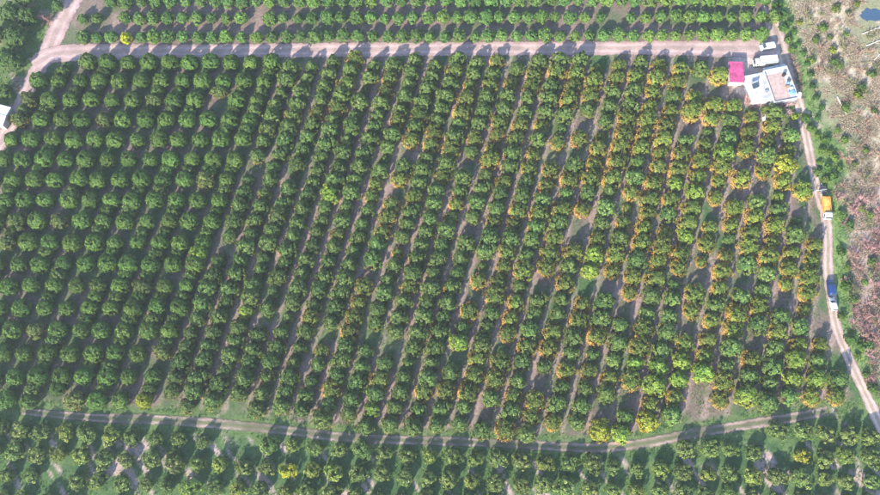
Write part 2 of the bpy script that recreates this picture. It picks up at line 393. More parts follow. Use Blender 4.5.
strip('right_track', RIGHT, [4.6, 6.5, 4.0, 3.4, 3.5, 3.5, 3.7, 3.9], 'track_pink', .040, 'narrow earth track along the right side of the orchard')
strip('upper_road', ROAD, [7.0, 5.2, 5.2, 5.2, 5.2, 5.2, 7.5], 'road_pink', .048, 'straight pinkish earth road above the orchard')

# ------------------------------------------------------------------ tree meshes
def leaf_cards(C, Nn, S, r, asp=(1.2, 2.0)):
    """diamond leaf sprays at C with normals Nn, size S"""
    n = len(C)
    t = r.normal(size=(n, 3)); t -= (t * Nn).sum(1)[:, None] * Nn; t /= np.linalg.norm(t, axis=1)[:, None] + 1e-9
    b = np.cross(Nn, t); A = r.uniform(*asp, n)[:, None]
    S = S[:, None]; bend = Nn * S * .25
    V = np.stack([C - t * S * A * .5 - bend, C + b * S * .5, C + t * S * A * .5 - bend, C - b * S * .5], 1)
    return V.reshape(-1, 3)
def unit(r, n):
    d = r.normal(size=(n, 3)); return d / np.linalg.norm(d, axis=1)[:, None]

def crown_mesh(name, seed, R, h0, h1, n, leaf=.40, lump=.16, nl=26, dimple=0., shell=.80, skirt=0., elong=0., low=.40, clumps=80, puff=.40, out=.35):
    """crown of leaf sprays: clumps spread over a lobed dome, each a tuft of leaves turned outwards, darker leaves inside"""
    r = np.random.default_rng(seed)
    zc = h0 + (h1 - h0) * low
    ii = np.arange(clumps) + .5; ph = ii * 2.399963 + r.normal(0, .35, clumps) + r.uniform(0, 6.28)
    dz = 1 - 1.35 * ii / clumps + r.normal(0, .05, clumps); dz = np.clip(dz, -.38, .995); q = np.sqrt(1 - dz ** 2)
    d = np.stack([q * np.cos(ph), q * np.sin(ph), dz], 1)
    bd = unit(r, nl); bd[:, 2] = np.abs(bd[:, 2]) * .9 - .1; bd /= np.linalg.norm(bd, axis=1)[:, None]; bh = r.uniform(.3, 1.0, nl); bw_ = r.uniform(7, 20, nl)
    bump = (bh * np.exp((d @ bd.T - 1) * bw_)).max(1)
    rad = (1 - lump * 1.1 + lump * 1.8 * bump) * r.uniform(.92, 1.04, clumps)
    ell = 1 + elong * np.cos(2 * ph)
    up = np.clip(d[:, 2], 0, 1)
    prof = 1 + .10 * np.clip(1 - up * 1.6, 0, 1)                      # fuller towards the foot
    CC = d * rad[:, None] * np.stack([R * ell * prof, R * ell * prof, np.where(d[:, 2] > 0, h1 - zc, (zc - h0) * 2.2)], 1); CC[:, 2] += zc
    rho = np.hypot(CC[:, 0], CC[:, 1]) / R
    CC[:, 2] -= dimple * 1.1 * np.exp(-(rho / .28) ** 2)
    per = r.integers(int(n / clumps * .6), int(n / clumps * 1.4) + 1, clumps); ci = np.repeat(np.arange(clumps), per); m = len(ci)
    od = unit(r, m) * .9 + d[ci] * .8; od /= np.linalg.norm(od, axis=1)[:, None]
    sz = (puff * r.uniform(.7, 1.35, clumps))[ci]
    C = CC[ci] + od * sz[:, None] * np.stack([np.ones(m), np.ones(m), np.full(m, .8)], 1) * (r.uniform(.55, 1.05, m)[:, None]) - d[ci] * .12
    cl = r.normal(0, .13, clumps)[ci]
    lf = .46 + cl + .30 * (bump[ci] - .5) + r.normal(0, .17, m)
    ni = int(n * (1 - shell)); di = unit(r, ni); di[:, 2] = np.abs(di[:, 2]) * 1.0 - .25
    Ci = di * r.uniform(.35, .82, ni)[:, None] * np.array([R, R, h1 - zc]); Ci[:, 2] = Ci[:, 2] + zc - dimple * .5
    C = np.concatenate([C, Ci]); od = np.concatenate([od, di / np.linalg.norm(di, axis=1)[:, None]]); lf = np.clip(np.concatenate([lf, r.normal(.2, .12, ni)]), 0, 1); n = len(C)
    cd = np.concatenate([d[ci], di / np.linalg.norm(di, axis=1)[:, None]]); Nn = od * (.9 - out) + cd * out * 1.3 + unit(r, n) * .45; Nn /= np.linalg.norm(Nn, axis=1)[:, None]
    V = leaf_cards(C, Nn, r.uniform(.65, 1.35, n) * leaf, r)
    ang = np.arctan2(C[:, 1], C[:, 0])
    sk = np.clip(1.15 - (C[:, 2] - h0) / (h1 - h0) * 2.1 + r.normal(0, .22, n) + .9 * (vnoise(ang * 2, C[:, 2] * .8, 1, seed % 50, 1) - .5), 0, 1) * skirt
    V[:, 2] = np.maximum(V[:, 2], .08)
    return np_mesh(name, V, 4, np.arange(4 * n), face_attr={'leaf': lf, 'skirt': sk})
def fruit_mesh(name, seed, R, h0, h1, n, r0=.085):
    r = np.random.default_rng(seed + 900); oc = np.array([(1,0,0),(-1,0,0),(0,1,0),(0,-1,0),(0,0,1),(0,0,-1)], float)
    fc = np.array([(0,2,4),(2,1,4),(1,3,4),(3,0,4),(2,0,5),(1,2,5),(3,1,5),(0,3,5)])
    nc = max(4, n // 7); ca = np.where(r.random(nc) < .55, r.normal(-math.pi / 2 - .35, .75, nc), r.uniform(0, 2 * math.pi, nc)); cz = np.abs(r.normal(.16, .17, nc))
    i = r.integers(0, nc, n); a = ca[i] + r.normal(0, .13, n); z = np.clip(cz[i] + r.normal(0, .06, n), .03, .85)
    hz = h0 + z * (h1 - h0); rr = R * 1.16 * np.sqrt(np.clip(1 - (z * .97) ** 2, .05, 1)) * r.uniform(.84, 1.06, n)
    C = np.stack([rr * np.cos(a), rr * np.sin(a), hz], 1); s = r.uniform(.7, 1.25, n) * r0
    V = (C[:, None] + oc[None] * s[:, None, None]).reshape(-1, 3)
    F_ = (np.arange(n)[:, None, None] * 6 + fc[None]).reshape(-1, 3)
    return np_mesh(name, V, 3, F_, smooth=True)
def trunk_mesh(name, seed, h, r0, spread):
    r = random.Random(seed); mb = MB(); top = Vector((r.uniform(-.1,.1), r.uniform(-.1,.1), h * .42))
    mb.tube((0, 0, -.12), top * .5, r0 * 1.35, r0, 8); mb.tube(top * .5, top, r0, r0 * .85, 8)
    for k in range(5):
        a = k * 2 * math.pi / 5 + r.uniform(-.4, .4); e = top + Vector((math.cos(a) * spread * .5, math.sin(a) * spread * .5, h * r.uniform(.22, .34)))
        mb.tube(top * .96, e, r0 * .6, r0 * .34, 6)
        f = e + Vector((math.cos(a + .3) * spread * .3, math.sin(a + .3) * spread * .3, h * .16)); mb.tube(e, f, r0 * .34, r0 * .14, 5)
    return mb.mesh(name)

KINDS = {   # crown radius, skirt height, height, leaves, ...
    'round':  dict(R=2.34, h0=.3, h1=4.4, n=3300, leaf=.27, lump=.08, nl=30, dimple=.9, low=.36, clumps=170, puff=.34, out=.75, mat='leaf_round', fruit=0),
    'leafy':  dict(R=2.26, h0=.2, h1=4.3, n=2000, leaf=.31, lump=.26, nl=22, skirt=.5, elong=.10, low=.26, clumps=80, puff=.48, mat='leaf_leafy', fruit=34),
    'fruit':  dict(R=2.28, h0=.15, h1=4.1, n=1900, leaf=.31, lump=.26, nl=20, skirt=.95, elong=.10, low=.20, clumps=78, puff=.48, mat='leaf_fruit', fruit=210),
    'small':  dict(R=1.90, h0=.25, h1=3.5, n=1600, leaf=.29, lump=.22, nl=20, dimple=.2, low=.34, clumps=62, puff=.42, mat='leaf_small', fruit=0),
    'open':   dict(R=2.05, h0=.4, h1=3.2, n=1700, leaf=.29, lump=.34, nl=16, dimple=1.0, shell=.86, low=.34, clumps=74, puff=.46, mat='leaf_open', fruit=0),
    'forest': dict(R=3.3, h0=.6, h1=7.0, n=3000, leaf=.40, lump=.30, nl=34, clumps=120, puff=.62, mat='leaf_forest', fruit=0),
}
NV = 9
PRO = {}
def protos():
    for kn, k in KINDS.items():
        a = {q: k[q] for q in ('R', 'h0', 'h1', 'n', 'leaf', 'lump', 'nl', 'dimple', 'shell', 'skirt', 'elong', 'low', 'clumps', 'puff', 'out') if q in k}
        L = []
        for v in range(NV if kn != 'forest' else 5):
            sd = sum(map(ord, kn)) * 10 + v
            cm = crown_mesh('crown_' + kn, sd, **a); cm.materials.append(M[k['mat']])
            tm = trunk_mesh('trunk_' + kn, sd, k['h1'], .13 if kn != 'forest' else .22, k['R']); tm.materials.append(M['bark'])
            fm = None
            if k['fruit']:
                fm = fruit_mesh('fruit_' + kn, sd, k['R'], k['h0'], k['h1'], int(k['fruit'] * (0.45 + 1.1 * v / NV))); fm.materials.append(M['fruit'])
            L.append((cm, tm, fm))
        PRO[kn] = L
protos()
RR = random.Random(11)
def plant(kind, name, X, Y, s, label, group, tint=(1, 1, 1), cat='tree', rz=None, sz=1.0, v=None, wide=1.0):
    v = RR.randrange(len(PRO[kind])) if v is None else v
    cm, tm, fm = PRO[kind][v]
    o = empty(name, (X, Y, -.05), RR.uniform(0, 6.283) if rz is None else rz, (s * wide, s * (2 - wide), s * sz))
    tag(o, label, cat, group)
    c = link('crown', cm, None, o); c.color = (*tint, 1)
    link('trunk', tm, None, o)
    if fm:
        f = link('fruit', fm, None, o); f['kind'] = 'stuff'
    return o

# ------------------------------------------------------------------ the main block
GAPS = [(215,105),(490,104),(562,153),(581,147),(472,166),(490,190),(582,231),(345,228),(407,149),(262,316),(225,256),(226,243),(320,333),(374,270),(542,286),(505,343),(585,290),(612,316),(634,318),(457,356),(472,296),(695,131),(737,190),(760,191),(714,211),(747,280),(752,336),(720,338),(46,388),(492,412),(542,386),(172,358),(180,231),(563,355),(300,60),(420,75),(450,340),(160,365),(400,345),(610,410),(690,330),(758,155),(800,200),(660,100)]
BRIGHT = [(201,250,'y'),(247,304,'y'),(331,188,'y'),(727,149,'y'),(679,186,'y'),(699,191,'y'),(691,231,'y'),(805,169,'l'),(782,189,'y'),(640,360,'y'),(655,358,'y'),(602,438,'l'),(644,436,'l'),(624,433,'y'),(680,388,'y'),(795,386,'y'),(815,388,'y'),(742,416,'y'),(655,381,'y'),(375,408,'y'),(700,382,'y'),(675,362,'y'),(790,360,'y'),(590,272,'y'),(600,250,'y'),(143,402,'l'),(463,340,'y')]
def hash01(*a): return random.Random(repr(a)).random()
trees = []
MIDSP = P(400, 143.6, ZC)[1] - P(400, 156.4, ZC)[1]
print('PITCH', PITCH, MIDSP)
_, YA = P(57, 139, ZC); DYR = (P(57, 139, ZC)[1] - P(57, 159, ZC)[1])
def row_point(j, Y):
    """point of row j at ground Y"""
    xr = (U0 + j * PITCH - Y * rn[1]) / rn[0]; return xr
for j in range(-16, 50):
    if j <= 10:
        n = -12
        while n < 24:
            Y = YA - n * DYR; n += 1
            trees.append([j, Y, 'round', 1.0])
            pin = .22 if j < 6 else (.62 if j > 7 else .42)
            if hash01('in', j, n) < pin: trees.append([j, Y - DYR / 2, 'inter', .82])
    else:
        Y = 150 - hash01('ph', j) * 4.0
        while Y > -60:
            trees.append([j, Y, 'mid', 1.0]); Y -= MIDSP * np.interp(j, [12, 18, 23, 28, 34], [1, 1.0, 1.06, 1.14, 1.17]) * (1 + .10 * (hash01('st', j, Y) - .5))
kept = []
for t in trees:
    j, Y, kn, s = t
    Y += (hash01('jy', j, Y) - .5) * (.5 if kn == 'round' else .7); X = row_point(j, Y) + (hash01('jx', j, Y) - .5) * .45 + .14 * math.sin(Y * .11 + j * 1.7)
    px, py = pix(X, Y, ZC)
    if not in_poly(np.array(px), np.array(py), MAIN): continue
    if px < -13 or px > 893: continue
    gap = min(math.hypot((px - g[0]) / 8.0, (py - g[1]) / 7.5) for g in GAPS)
    if gap < 1 and kn != 'round' or gap < .9: continue
    if kn == 'mid' and hash01('v', j, Y) < .02: continue
    kept.append((j, Y, X, px, py, kn, s))
rows = {}
for k in kept: rows.setdefault(k[0], []).append(k)
order = sorted(rows); first_row = order[0]
nthrow = {j: i + 1 for i, j in enumerate(order)}
mains = []
for j in order:
    for i, k in enumerate(sorted(rows[j], key=lambda q: -q[1])): mains.append((nthrow[j], i + 1) + k)
def fruit_prob(px, py):
    p = np.interp(px, [200, 300, 430, 560, 700, 830], [.03, .12, .26, .54, .74, .74]) * np.interp(py, [230, 400], [1, .62])
    return p
fruiting, leafy, rounds, brights = [], [], [], []
near = {}
for bx, by, bc in BRIGHT:
    q = min(mains, key=lambda t: math.hypot(t[5] - bx, t[6] - by)); near[(q[0], q[1])] = bc
for t in mains:
    row, nth, j, Y, X, px, py, kn, s = t
    if (row, nth) in near: brights.append(t + (near[(row, nth)],))
    elif kn in ('round', 'inter'): rounds.append(t)
    elif hash01('fr', j, Y) < fruit_prob(px, py): fruiting.append(t)
    else: leafy.append(t)
def where(row, nth): return f'{ordw(nth)} from top of {ordw(row)} orchard row from left'
def size(kn, j, Y): return (.82 + .34 * hash01('sz', j, Y)) * (.62 if hash01('wk', j, Y) < .035 else 1) * np.interp(j, [12, 23, 30], [.99, 1.03, 1.05])
print('COUNTS', len(rounds), len(leafy), len(fruiting), len(brights))
for row, nth, j, Y, X, px, py, kn, s in rounds:
    dull = hash01('dull', j, Y); tint = (1, 1, 1)
    kind = 'round'
    if kn == 'inter': tint = (.92, .88, .9); kind = 'round' if dull > .35 else 'leafy'
    elif dull < .06: tint = (1.1, .9, .95); kind = 'leafy'
    sc_ = (.88 + .20 * hash01('sz', j, Y)) * (s if kn == 'inter' else 1)
    if kind == 'leafy': sc_ *= 1.1
    look = 'small tree squeezed between rounder ones' if kn == 'inter' else 'round dense green tree'
    plant(kind, 'round_citrus_tree', X, Y, sc_, f'{look}, {where(row, nth)}', 'round trees in the left part of the orchard', tint)
for row, nth, j, Y, X, px, py, kn, s in fruiting[:]:
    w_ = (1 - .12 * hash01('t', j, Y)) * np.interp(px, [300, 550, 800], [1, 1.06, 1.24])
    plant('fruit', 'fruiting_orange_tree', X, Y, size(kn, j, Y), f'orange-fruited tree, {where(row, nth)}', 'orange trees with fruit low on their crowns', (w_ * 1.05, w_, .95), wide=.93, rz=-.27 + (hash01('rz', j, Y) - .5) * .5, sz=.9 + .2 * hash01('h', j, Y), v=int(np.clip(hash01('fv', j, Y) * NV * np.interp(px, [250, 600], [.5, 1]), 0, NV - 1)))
leafy.sort(key=lambda t: -t[6])
MAXL = 310
for row, nth, j, Y, X, px, py, kn, s in leafy[:MAXL]:
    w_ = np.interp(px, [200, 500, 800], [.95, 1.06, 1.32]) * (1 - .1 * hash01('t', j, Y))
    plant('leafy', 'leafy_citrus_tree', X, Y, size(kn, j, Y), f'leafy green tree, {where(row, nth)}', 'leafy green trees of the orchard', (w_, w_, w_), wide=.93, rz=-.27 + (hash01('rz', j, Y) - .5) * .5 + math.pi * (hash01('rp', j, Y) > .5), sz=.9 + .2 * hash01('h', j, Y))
for row, nth, j, Y, X, px, py, kn, s, c in brights:
    plant('leafy' if j > 10 else 'round', 'pale_citrus_tree', X, Y, size(kn, j, Y) * (1.06 if j > 10 else .9), ('yellow' if c == 'l' else 'bright yellow-green') + f' tree, {where(row, nth)}', 'bright yellow-green trees of the orchard', (2.5, 1.75, .8) if c == 'l' else (1.7, 1.55, .95))
rest = leafy[MAXL:]
if rest:      # the farthest leafy trees beyond the first three hundred: one mass
    VV, LF, SK = [], [], []
    for row, nth, j, Y, X, px, py, kn, s in rest:
        me = PRO['leafy'][RR.randrange(NV)][0]; n = len(me.vertices); v = np.empty(n * 3, np.float32); me.vertices.foreach_get('co', v); v = v.reshape(-1, 3)
        a = RR.uniform(0, 6.283); c_, s_ = math.cos(a), math.sin(a); q = size(kn, j, Y)
        VV.append(np.stack([(v[:, 0] * c_ - v[:, 1] * s_) * q + X, (v[:, 0] * s_ + v[:, 1] * c_) * q + Y, v[:, 2] * q], 1))
        for nm, LST in (('leaf', LF), ('skirt', SK)):
            z = np.empty(len(me.polygons), np.float32); me.attributes[nm].data.foreach_get('value', z)
            LST.append(np.clip(z + (RR.uniform(-.12, .12) if nm == 'leaf' else 0), 0, 1))
    V = np.concatenate(VV)
    o = link('leafy_citrus_trees_beyond', np_mesh('leafy_citrus_trees_beyond', V, 4, np.arange(len(V)), face_attr={'leaf': np.concatenate(LF), 'skirt': np.concatenate(SK)}), M['leaf_leafy'])
    tag(o, 'mass of leafy green trees in the far upper part of the orchard', 'trees', kind='stuff')

# ------------------------------------------------------------------ strips above the upper road
def top_block():
    k = 0
    for ri, (yl, yr, nm) in enumerate([(36.5, 34, 'nearest the upper road'), (18, 15.5, 'second above the upper road'), (1.5, -1, 'third above the upper road'), (-14, -16.5, 'fourth')]):
        x = 68 if ri == 0 else (67 if ri == 1 else 82); n = 0
        while x < (762 if ri else 760):
            n += 1; x += 14.5 * (1 + .16 * (hash01('tx', ri, n) - .5))
            y = np.interp(x, [70, 760], [yl, yr]) + (hash01('ty', ri, n) - .5) * 1.5
            if ri == 3 and y < -14.5: pass
            if any(math.hypot(x - g[0], y - g[1]) < 7 for g in [(108, 18), (253, 20), (98, 2), (620, 20)]): continue
            X, Y = P(x, y, 1.9); s = .80 + .30 * hash01('ts', ri, n)
            tint = (1, 1, 1)
            if math.hypot(x - 124, y - 39) < 8: tint = (3.6, 1.9, .5)
            elif x > 640: tint = (1.25, 1.12, .95)
            elif hash01('tb', ri, n) < .1: tint = (1.35, 1.25, 1)
            look = 'yellow-leaved tree' if tint[0] > 3 else 'small green tree'
            if ri == 3: continue
            plant('small', 'young_citrus_tree', X, Y, s, f'{look}, {ordw(n)} from left in the row {nm}', 'small trees above the upper road', tint)
top_block()

# ------------------------------------------------------------------ block below the lower path
def low_block():
    x0, y0 = P(270, 445, 1.8); sl_ = (P(270, 445)[1] - P(570, 463.6)[1]) / (P(570, 463.6)[0] - P(270, 445)[0]); dX = P(462.8, 455)[0] - P(440, 455)[0]; dY = P(440, 443)[1] - P(440, 466)[1]
    for r in range(-2, 4):
        n = 0
        for c in range(-22, 36):
            X = x0 + c * dX - r * .9 + (hash01('lx', r, c) - .5) * .8; Y = y0 - r * dY - sl_ * (X - x0) + (hash01('ly', r, c) - .5) * .8
            px, py = pix(X, Y, 1.8)
            if px < -14 or px > 893 or py > 506: continue
            lo = np.interp(px, [p[0] for p in PATH], [p[1] for p in PATH]) + 9 if px < 812 else 424
            if py < lo: continue
            if px > np.interp(py, [p[1] for p in RIGHT], [p[0] for p in RIGHT]) - 12: continue
            if hash01('lg', r, c) < .03: continue
            n += 1; s = .92 + .30 * hash01('ls', r, c); tint = (1, 1, 1)
            if math.hypot(px - 280, py - 472) < 11: tint = (2.6, 1.8, .6)
            elif math.hypot(px - 808, py - 452) < 11: tint = (2.3, 1.5, .7)
            elif hash01('lt', r, c) < .2: tint = (1.3, 1.2, .95)
            look = 'yellowing open tree' if tint[0] > 2 else 'open airy tree'
            plant('open', 'open_crowned_tree', X, Y, s, f'{look} below the lower path, {ordw(n)} from left in {ordw(r + 3)} row down', 'open-crowned trees below the lower path', tint)
low_block()

# ------------------------------------------------------------------ tall trees left of the left track
for i, (x, y, s, d) in enumerate([(8, 10, 1.0, 'topmost at the corner'), (26, 14, .95, 'beside the bare pink shrub'), (54, 2, .6, 'right of the bare pink shrub, near the track'), (15, 34, 1.1, 'in the middle of the clump'), (4, 56, .95, 'second from the bottom of the clump'), (12, 60, .85, 'at the lower right of the clump'), (1, 88, .7, 'small, just above the white roof'), (-6, 30, .9, 'leftmost at the edge of the clump'), (22, -6, .9, 'cut by the upper edge')]):
    X, Y = P(x, y, 4.0)
    plant('forest', 'broadleaf_tree', X, Y, s * .82, f'tall dark broadleaf tree, {d}', 'tall trees left of the left track')

# ------------------------------------------------------------------ shrubs and scrub right of the right track
def shrub_mesh(name, seed, R, h, n, leaf, mat):
    me = crown_mesh(name, seed, R, .02, h, n, leaf=leaf, lump=.40, nl=12, shell=.8, clumps=34, puff=.34); me.materials.append(M[mat]); return me
def twig_mesh(name, seed, R, h, n):
    """leafless shrub: thin twigs fanning out of one base"""
    r = np.random.default_rng(seed); nst = 16
    d = unit(r, nst); d[:, 2] = np.abs(d[:, 2]) * .8 + .35; d /= np.linalg.norm(d, axis=1)[:, None]
    V = []; lf = []
    def blade(a, b, w):
        t = b - a; s = np.cross(t, r.normal(size=3)); s /= np.linalg.norm(s) + 1e-9
        V.extend([a - s * w, a + s * w, b + s * w * .4, b - s * w * .4]); lf.append(np.clip(r.normal(.5, .25), 0, 1))
    for k in range(nst):
        e = d[k] * np.array([R, R, h]) * r.uniform(.75, 1.05); blade(np.zeros(3), e, .035)
        for q in range(n // nst):
            f = r.uniform(.3, 1.0); a = e * f; b = a + (unit(r, 1)[0] * .5 + d[k] * .5 + np.array([0, 0, .1])) * R * r.uniform(.18, .45)
            b[2] = max(b[2], .05); blade(a, b, .028)
    V = np.array(V); me = np_mesh(name, V, 4, np.arange(len(V)), face_attr={'leaf': lf, 'skirt': np.zeros(len(lf))}); me.materials.append(M['twig_pink']); return me
SHR = [shrub_mesh('leafy_shrub', 50 + i, 1.5, 1.9, 420, .32, 'leaf_shrub') for i in range(5)]
TWG = [twig_mesh('bare_shrub', 70 + i, 2.2, 1.9, 420) for i in range(6)]
STEM = MB()
for k in range(4): STEM.tube((0, 0, -.1), (.35 * math.cos(k * 1.6), .35 * math.sin(k * 1.6), .8), .05, .025, 5)
STEM = STEM.mesh('stem'); STEM.materials.append(M['bark'])
def shrub(name, pool, x, y, s, label, group, tint=(1, 1, 1), z=0):
    X, Y = P(x, y, .7); o = empty(name, (X, Y, -.05), RR.uniform(0, 6.28), (s, s, s * RR.uniform(.8, 1.1))); tag(o, label, 'shrub', group)
    c = link('twigs' if pool is TWG else 'foliage', RR.choice(pool), None, o); c.color = (*tint, 1); link('stem', STEM, None, o)
# dark ditch-side bushes
ditch = [(776, -6), (780, 4), (785, 13), (790, 22), (794, 32), (799, 43), (804, 53), (808, 63), (811, 74), (813, 86), (817, 97), (822, 107), (818, 118)]
for i, (x, y) in enumerate(ditch):
    shrub('ditch_bush', SHR, x, y, (.62 + .25 * hash01('db', i)), f'dark green ditch bush beside the right track, {ordw(i + 1)} from the top', 'dark green bushes along the ditch', (.62, .85, .85))
vb = [(774, 6), (779, 18), (783, 28), (788, 40), (792, 50), (806, 118), (811, 128), (818, 135), (826, 140), (822, 150), (830, 152), (820, 162), (828, 168), (835, 158), (826, 180), (818, 172), (834, 176), (840, 168), (845, 140), (838, 130), (850, 225), (842, 215), (842, 252), (848, 268), (846, 285), (842, 316), (850, 340), (858, 356), (866, 374), (872, 388), (861, 346), (853, 300), (868, 345)]
vb.sort(key=lambda p: p[1])
for i, (x, y) in enumerate(vb):
    b = hash01('vb', i)
    shrub('verge_bush', SHR, x, y, .65 + .5 * b, f'green bush on the verge right of the track, {ordw(i + 1)} from the top', 'green bushes on the right verge', (.95, 1.05, .9) if b > .6 else (1.35, 1.25, 1.0))
yb = [(800, 22, 'l'), (833, 50, 'l'), (830, 37, 'g'), (823, 28, 'g'), (846, 34, 'g'), (841, 66, 'g'), (862, 88, 'd'), (858, 95, 'l'), (872, 74, 'd'), (834, 62, 'd'), (866, 150, 'g'), (855, 163, 'g'), (870, 215, 'g'), (862, 208, 'g'), (875, 110, 'd'), (845, 108, 'g'), (865, 282, 'g'), (872, 262, 'g'), (849, 12, 'd'), (836, 8, 'g'), (857, 3, 'l'), (812, 60, 'g'), (816, 40, 'd')]
ro = random.Random(8)
for k in range(46):
    y = ro.uniform(-4, 188); yb.append((ro.uniform(np.interp(y, [0, 60, 120, 190], [796, 816, 836, 846]), 888), y, 'o'))
for k in range(20):
    y = ro.uniform(200, 400); yb.append((ro.uniform(np.interp(y, [200, 300, 345, 400], [842, 850, 862, 884]), 890), y, 'o'))
yb = [p for p in yb if math.hypot((p[0] - 873) / 20, (p[1] - 15) / 14) > 1]
yb.sort(key=lambda p: p[1])
for i, (x, y, c) in enumerate(yb):
    tint = {'l': (2.2, 1.5, .7), 'g': (1.5, 1.25, 1.15), 'd': (1.0, .9, 1.0), 'o': (.62, .95, .50)}[c]; look = {'l': 'yellow-green', 'g': 'dusty green', 'd': 'dark', 'o': 'dull olive'}[c]
    shrub('scrub_bush', TWG if c == 'o' else SHR, x, y, .55 + .5 * hash01('yb', i), f'{look} bush in the dry scrub, {ordw(i + 1)} of these from the top', 'leafy bushes in the dry scrub', tint)
bare = [(45, 19, 1.5)]
rb = random.Random(5)
for k in range(64):                      # pinkish thicket below the wire fence
    y = rb.uniform(196, 345); x = rb.uniform(np.interp(y, [190, 250, 300, 345], [836, 846, 846, 862]), 890); bare.append((x, y, rb.uniform(.7, 1.25)))
for k in range(62):                      # thinly over the dry field above it
    y = rb.uniform(-5, 190); x = rb.uniform(np.interp(y, [0, 60, 120, 190], [792, 812, 832, 842]), 890); bare.append((x, y, rb.uniform(.45, .95)))
for k in range(14): bare.append((rb.uniform(868, 890), rb.uniform(345, 400), rb.uniform(.6, 1)))
bare += [(793, 58, .8), (795, 66, .9), (798, 72, .9), (798, 80, .9), (801, 88, .7), (800, 95, .8), (839, 197, .9), (836, 190, .8), (843, 186, .9)]
bare = bare[:1] + [] + sorted(bare[1:], key=lambda p: p[1])
bare = [p for p in bare if math.hypot((p[0] - 873) / 20, (p[1] - 15) / 14) > 1]
for i, (x, y, s) in enumerate(bare):
    t = .75 + .5 * hash01('bt', i); pk = hash01('bp', i); far = y < 190 and x > 700
    tint = (t * 1.1, t * (.92 if pk > .4 else 1.0), t * (.98 if pk > .4 else .85)) if not far else (t * 1.0, t * .95, t * .78)
    if i == 0: shrub('bare_shrub', TWG, x, y, s, 'lone leafless pink-brown shrub between the tall trees and the left track', 'leafless shrubs', (1.0, .8, .8)); continue
    shrub('bare_shrub', TWG, x, y, s, f'leafless pink-brown shrub right of the track, {ordw(i)} from the top', 'leafless shrubs', tint)
# bushes by the house
for i, (x, y, pool, s, tint, lab) in enumerate([(751, 102, TWG, 1.5, (1.2, .85, .85), 'leafless pink shrub at the lower left corner of the house'), (784, 107, TWG, 1.8, (1.25, 1.25, 1.3), 'leafless silvery shrub below the house'), (775.5, 110, TWG, 1.7, (1.15, 1.15, 1.25), 'second leafless silvery shrub below the house, further left'), (795, 116, SHR, 1.0, (2.1, 1.5, .7), 'yellow-green bush at the lower right of the house'), (765, 110, SHR, .9, (1.2, 1.1, .9), 'green bush below the middle of the house'), (792, 105, SHR, .7, (1.0, 1.1, 1.2), 'green bush against the right part of the house')]):
    shrub('house_shrub', pool, x, y, s, lab, 'shrubs by the house', tint)
# pond and fallen trunks
pc = P(873, 15); r_ = random.Random(3)
ring = [(pc[0] + math.cos(a) * (3.6 + r_.uniform(-.8, .8)), pc[1] + math.sin(a) * (2.3 + r_.uniform(-.6, .6))) for a in np.linspace(0, 2 * math.pi, 26, endpoint=False)]
o = MB().prism(ring, -.2, .02).build('pond', M['water']); o['kind'] = 'structure'; o['label'] = 'small dark blue pond in the scrub'
for i, (a, b, lab) in enumerate([((862, 34), (884, 26), 'uppermost, just below the pond'), ((866, 46), (884, 39), 'second below the pond'), ((874, 60), (886, 48), 'third, steeper, at the frame edge'), ((837, 97), (846, 115), 'alone, further down the dry field')]):
    A = Vector((*P(*a), .12)); B = Vector((*P(*b), .35)); o = empty('fallen_trunk', A); tag(o, f'pale fallen tree trunk lying in scrub, {lab}', 'trunk', 'pale fallen trunks'); d = B - A
    MB().tube((0, 0, 0), d * .6, .17, .12).build('stem', M['pale_bark'], o)
    q = MB(); q.tube(d * .6, d, .12, .05)
    for k in range(6):
        f = d * (.35 + .1 * k); sgn = -1 if k % 2 else 1; n_ = Vector((-d.y, d.x, 0)).normalized(); q.tube(f, f + d.normalized() * 1.0 + n_ * sgn * (1.3 - .12 * k) + Vector((0, 0, .3)), .05, .015, 5)
    q.build('branches', M['pale_bark'], o)
# wire fence across and along the scrub
def fence(pts, label, step=3.0):
    g = [Vector((*P(*p), 0)) for p in pts]; o = empty('wire_fence', g[0]); tag(o, label, 'fence', 'fences in the scrub'); pm = None
    for a, b in zip(g[:-1], g[1:]):
        n = max(1, round((b - a).length / step))
        for k in range(n):
            if pm is None: m_ = MB(); m_.tube((0, 0, -.2), (0, 0, 1.3), .06, .05, 6); pm = m_.mesh('post'); pm.materials.append(M['wood'])
            q = link('post', pm, None, o); q.location = a.lerp(b, k / n) - g[0]
        for z in (.4, .8, 1.2): m_ = MB(); m_.tube(a - g[0] + Vector((0, 0, z)), b - g[0] + Vector((0, 0, z)), .025, .025, 4); m_.build('wire', M['dark_steel'], o)
fence([(836, 193), (860, 193.5), (892, 193)], 'wooden post and wire fence crossing the scrub beside the orange-laden truck')
fence([(842, 205), (847, 240), (852, 280), (862, 330), (874, 375), (884, 400)], 'long wooden post and wire fence running down through the pink shrubs')

